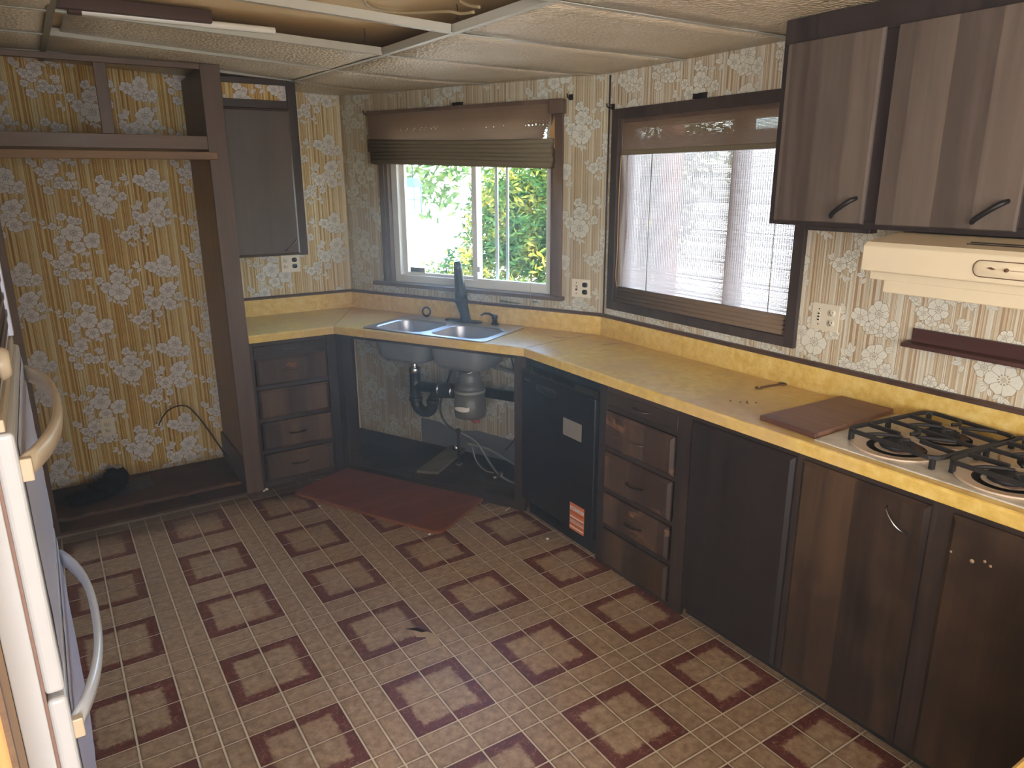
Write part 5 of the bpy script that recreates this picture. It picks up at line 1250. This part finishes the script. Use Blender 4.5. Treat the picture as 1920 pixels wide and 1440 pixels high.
# ------------------------------------------------------------------ outdoors
struct('ground', 'pale dry yard outside the windows', mb=MB().box(-40, 60, -40, 80, -0.95, -0.75), mat='gravel')
def leaves(center, rad, n, size, seed, mat, parent, name='foliage', squash=1.0):
    r = random.Random(seed); mb = MB()
    for k in range(n):
        d = Vector((r.gauss(0, 1), r.gauss(0, 1), r.gauss(0, 1))).normalized() * (rad * (0.45 + 0.55 * r.random()) * (1 + 0.25 * mnoise.noise(Vector((k * .01, seed, 0)))))
        d = Vector((d.x, d.y, d.z * squash)) * (1 + 0.22 * mnoise.noise(d * 2.2 + Vector((seed, 0, 0))))
        c = Vector(center) + d
        u = Vector((r.gauss(0, 1), r.gauss(0, 1), r.gauss(0, .7))).normalized(); w = u.orthogonal().normalized(); w.rotate(Matrix.Rotation(r.random() * 6.28, 3, u))
        a_, s_ = u * size * r.uniform(.7, 1.3), w * size * r.uniform(.22, .34)
        mb.add([c - a_, c + s_ - a_ * .1, c + a_, c - s_ - a_ * .1], [(0, 1, 2, 3)])
    return obj(name, mb, mat, parent, kind='stuff')
def shrub(loc, label, rad, n, size, seed, mat, lumps, group=None):
    t = thing('bush', label, 'bush', loc, 0, group)
    for k, (dx, dy, dz, rr) in enumerate(lumps): leaves((dx, dy, dz), rr, n, size, seed + k, mat, t)
    obj('stem', MB().tube([(0, 0, 0), (0.03, 0.02, 0.5), (0.1, 0.0, 1.1)], [0.05, 0.04, 0.02], 8).tube([(0, 0, 0), (-0.1, 0.1, 0.5), (-0.3, 0.2, 1.0)], [0.04, 0.03, 0.015], 8), 'bark', t)
    return t
shrub((4.05, 5.95, -0.75), 'large leafy bush with yellowing leaves outside the sink window', 1.2, 5000, 0.055, 11, 'leaf', [(0, 0, 1.05, 1.0), (0.75, -0.95, 1.25, 1.05), (-0.15, 0.75, 0.8, 0.7), (0.35, -0.3, 2.1, 0.85), (0.9, -1.3, 2.2, 0.8), (0.5, 0.5, 1.9, 0.7)])
shrub((9.5, 19.5, -0.75), 'pale green trees at the far side of the yard', 3, 900, 0.22, 41, 'leaf_far', [(-3.2, 2.0, 3.4, 2.2), (0, 0, 3.2, 2.0), (3, -2.0, 3.4, 2.2), (6, -4.5, 3.6, 2.4), (-6.0, 4.0, 3.4, 2.2)])
shrub((6.3, 1.9, -0.75), 'hazy green shrubs seen through the woven shade', 2, 700, 0.12, 71, 'leaf_far', [(0, 0, 1.2, 1.1), (0.5, -2.4, 1.0, 1.0), (0.2, -4.0, 1.2, 1.1)])
ln = thing('lantern', 'small glazed lantern hanging outside the left side of the sink window', 'lantern', on_sink_wall(-0.05, 1.50, -0.75), RD)
hw = 0.045
obj('roof_cap', MB().loft([[(p[0], p[1], z) for p in ((-w, -w), (w, -w), (w, w), (-w, w))] for w, z in ((hw + 0.012, 0.185), (hw + 0.004, 0.19), (0.028, 0.245), (0.02, 0.25))], True, True, True, False), 'lantern', ln)
obj('frame', MB().box(-hw, -hw + 0.008, -hw, -hw + 0.008, 0, 0.185).box(hw - 0.008, hw, -hw, -hw + 0.008, 0, 0.185).box(-hw, -hw + 0.008, hw - 0.008, hw, 0, 0.185).box(hw - 0.008, hw, hw - 0.008, hw, 0, 0.185).box(-hw, hw, -hw, hw, -0.008, 0.0).box(-hw, hw, -hw, -hw + 0.006, 0.09, 0.097).box(hw - 0.006, hw, -hw, hw, 0.09, 0.097), 'lantern', ln)
obj('lantern_pane', MB().box(-hw + 0.006, hw - 0.006, -hw + 0.006, hw - 0.006, 0.0, 0.185), 'lantern_glass', ln)
obj('hanging_chain', MB().tube([(0, 0, 0.25), (0, 0, 0.62), (0, 0, 1.062)], 0.006, 6), 'lantern', ln)
tag(obj('porch_post', MB().box(2.62, 2.72, 1.64, 1.74, -0.75, 2.56), 'post_brown'), 'brown porch post outside the right window', 'post')
fn = thing('yard_fence', 'tan board fence outside the right window', 'fence', (4.6, 1.55, -0.75))
for k in range(14): obj('fence_board', MB().box(0, 0.02, -1.9 + k * 0.15, -1.9 + k * 0.15 + 0.142, 0, 2.0 + 0.02 * (k % 3)), 'rail_tan', fn)
obj('fence_rail', MB().box(0.02, 0.06, -1.9, 0.2, 0.4, 0.49).box(0.02, 0.06, -1.9, 0.2, 1.5, 1.59), 'rail_tan', fn)
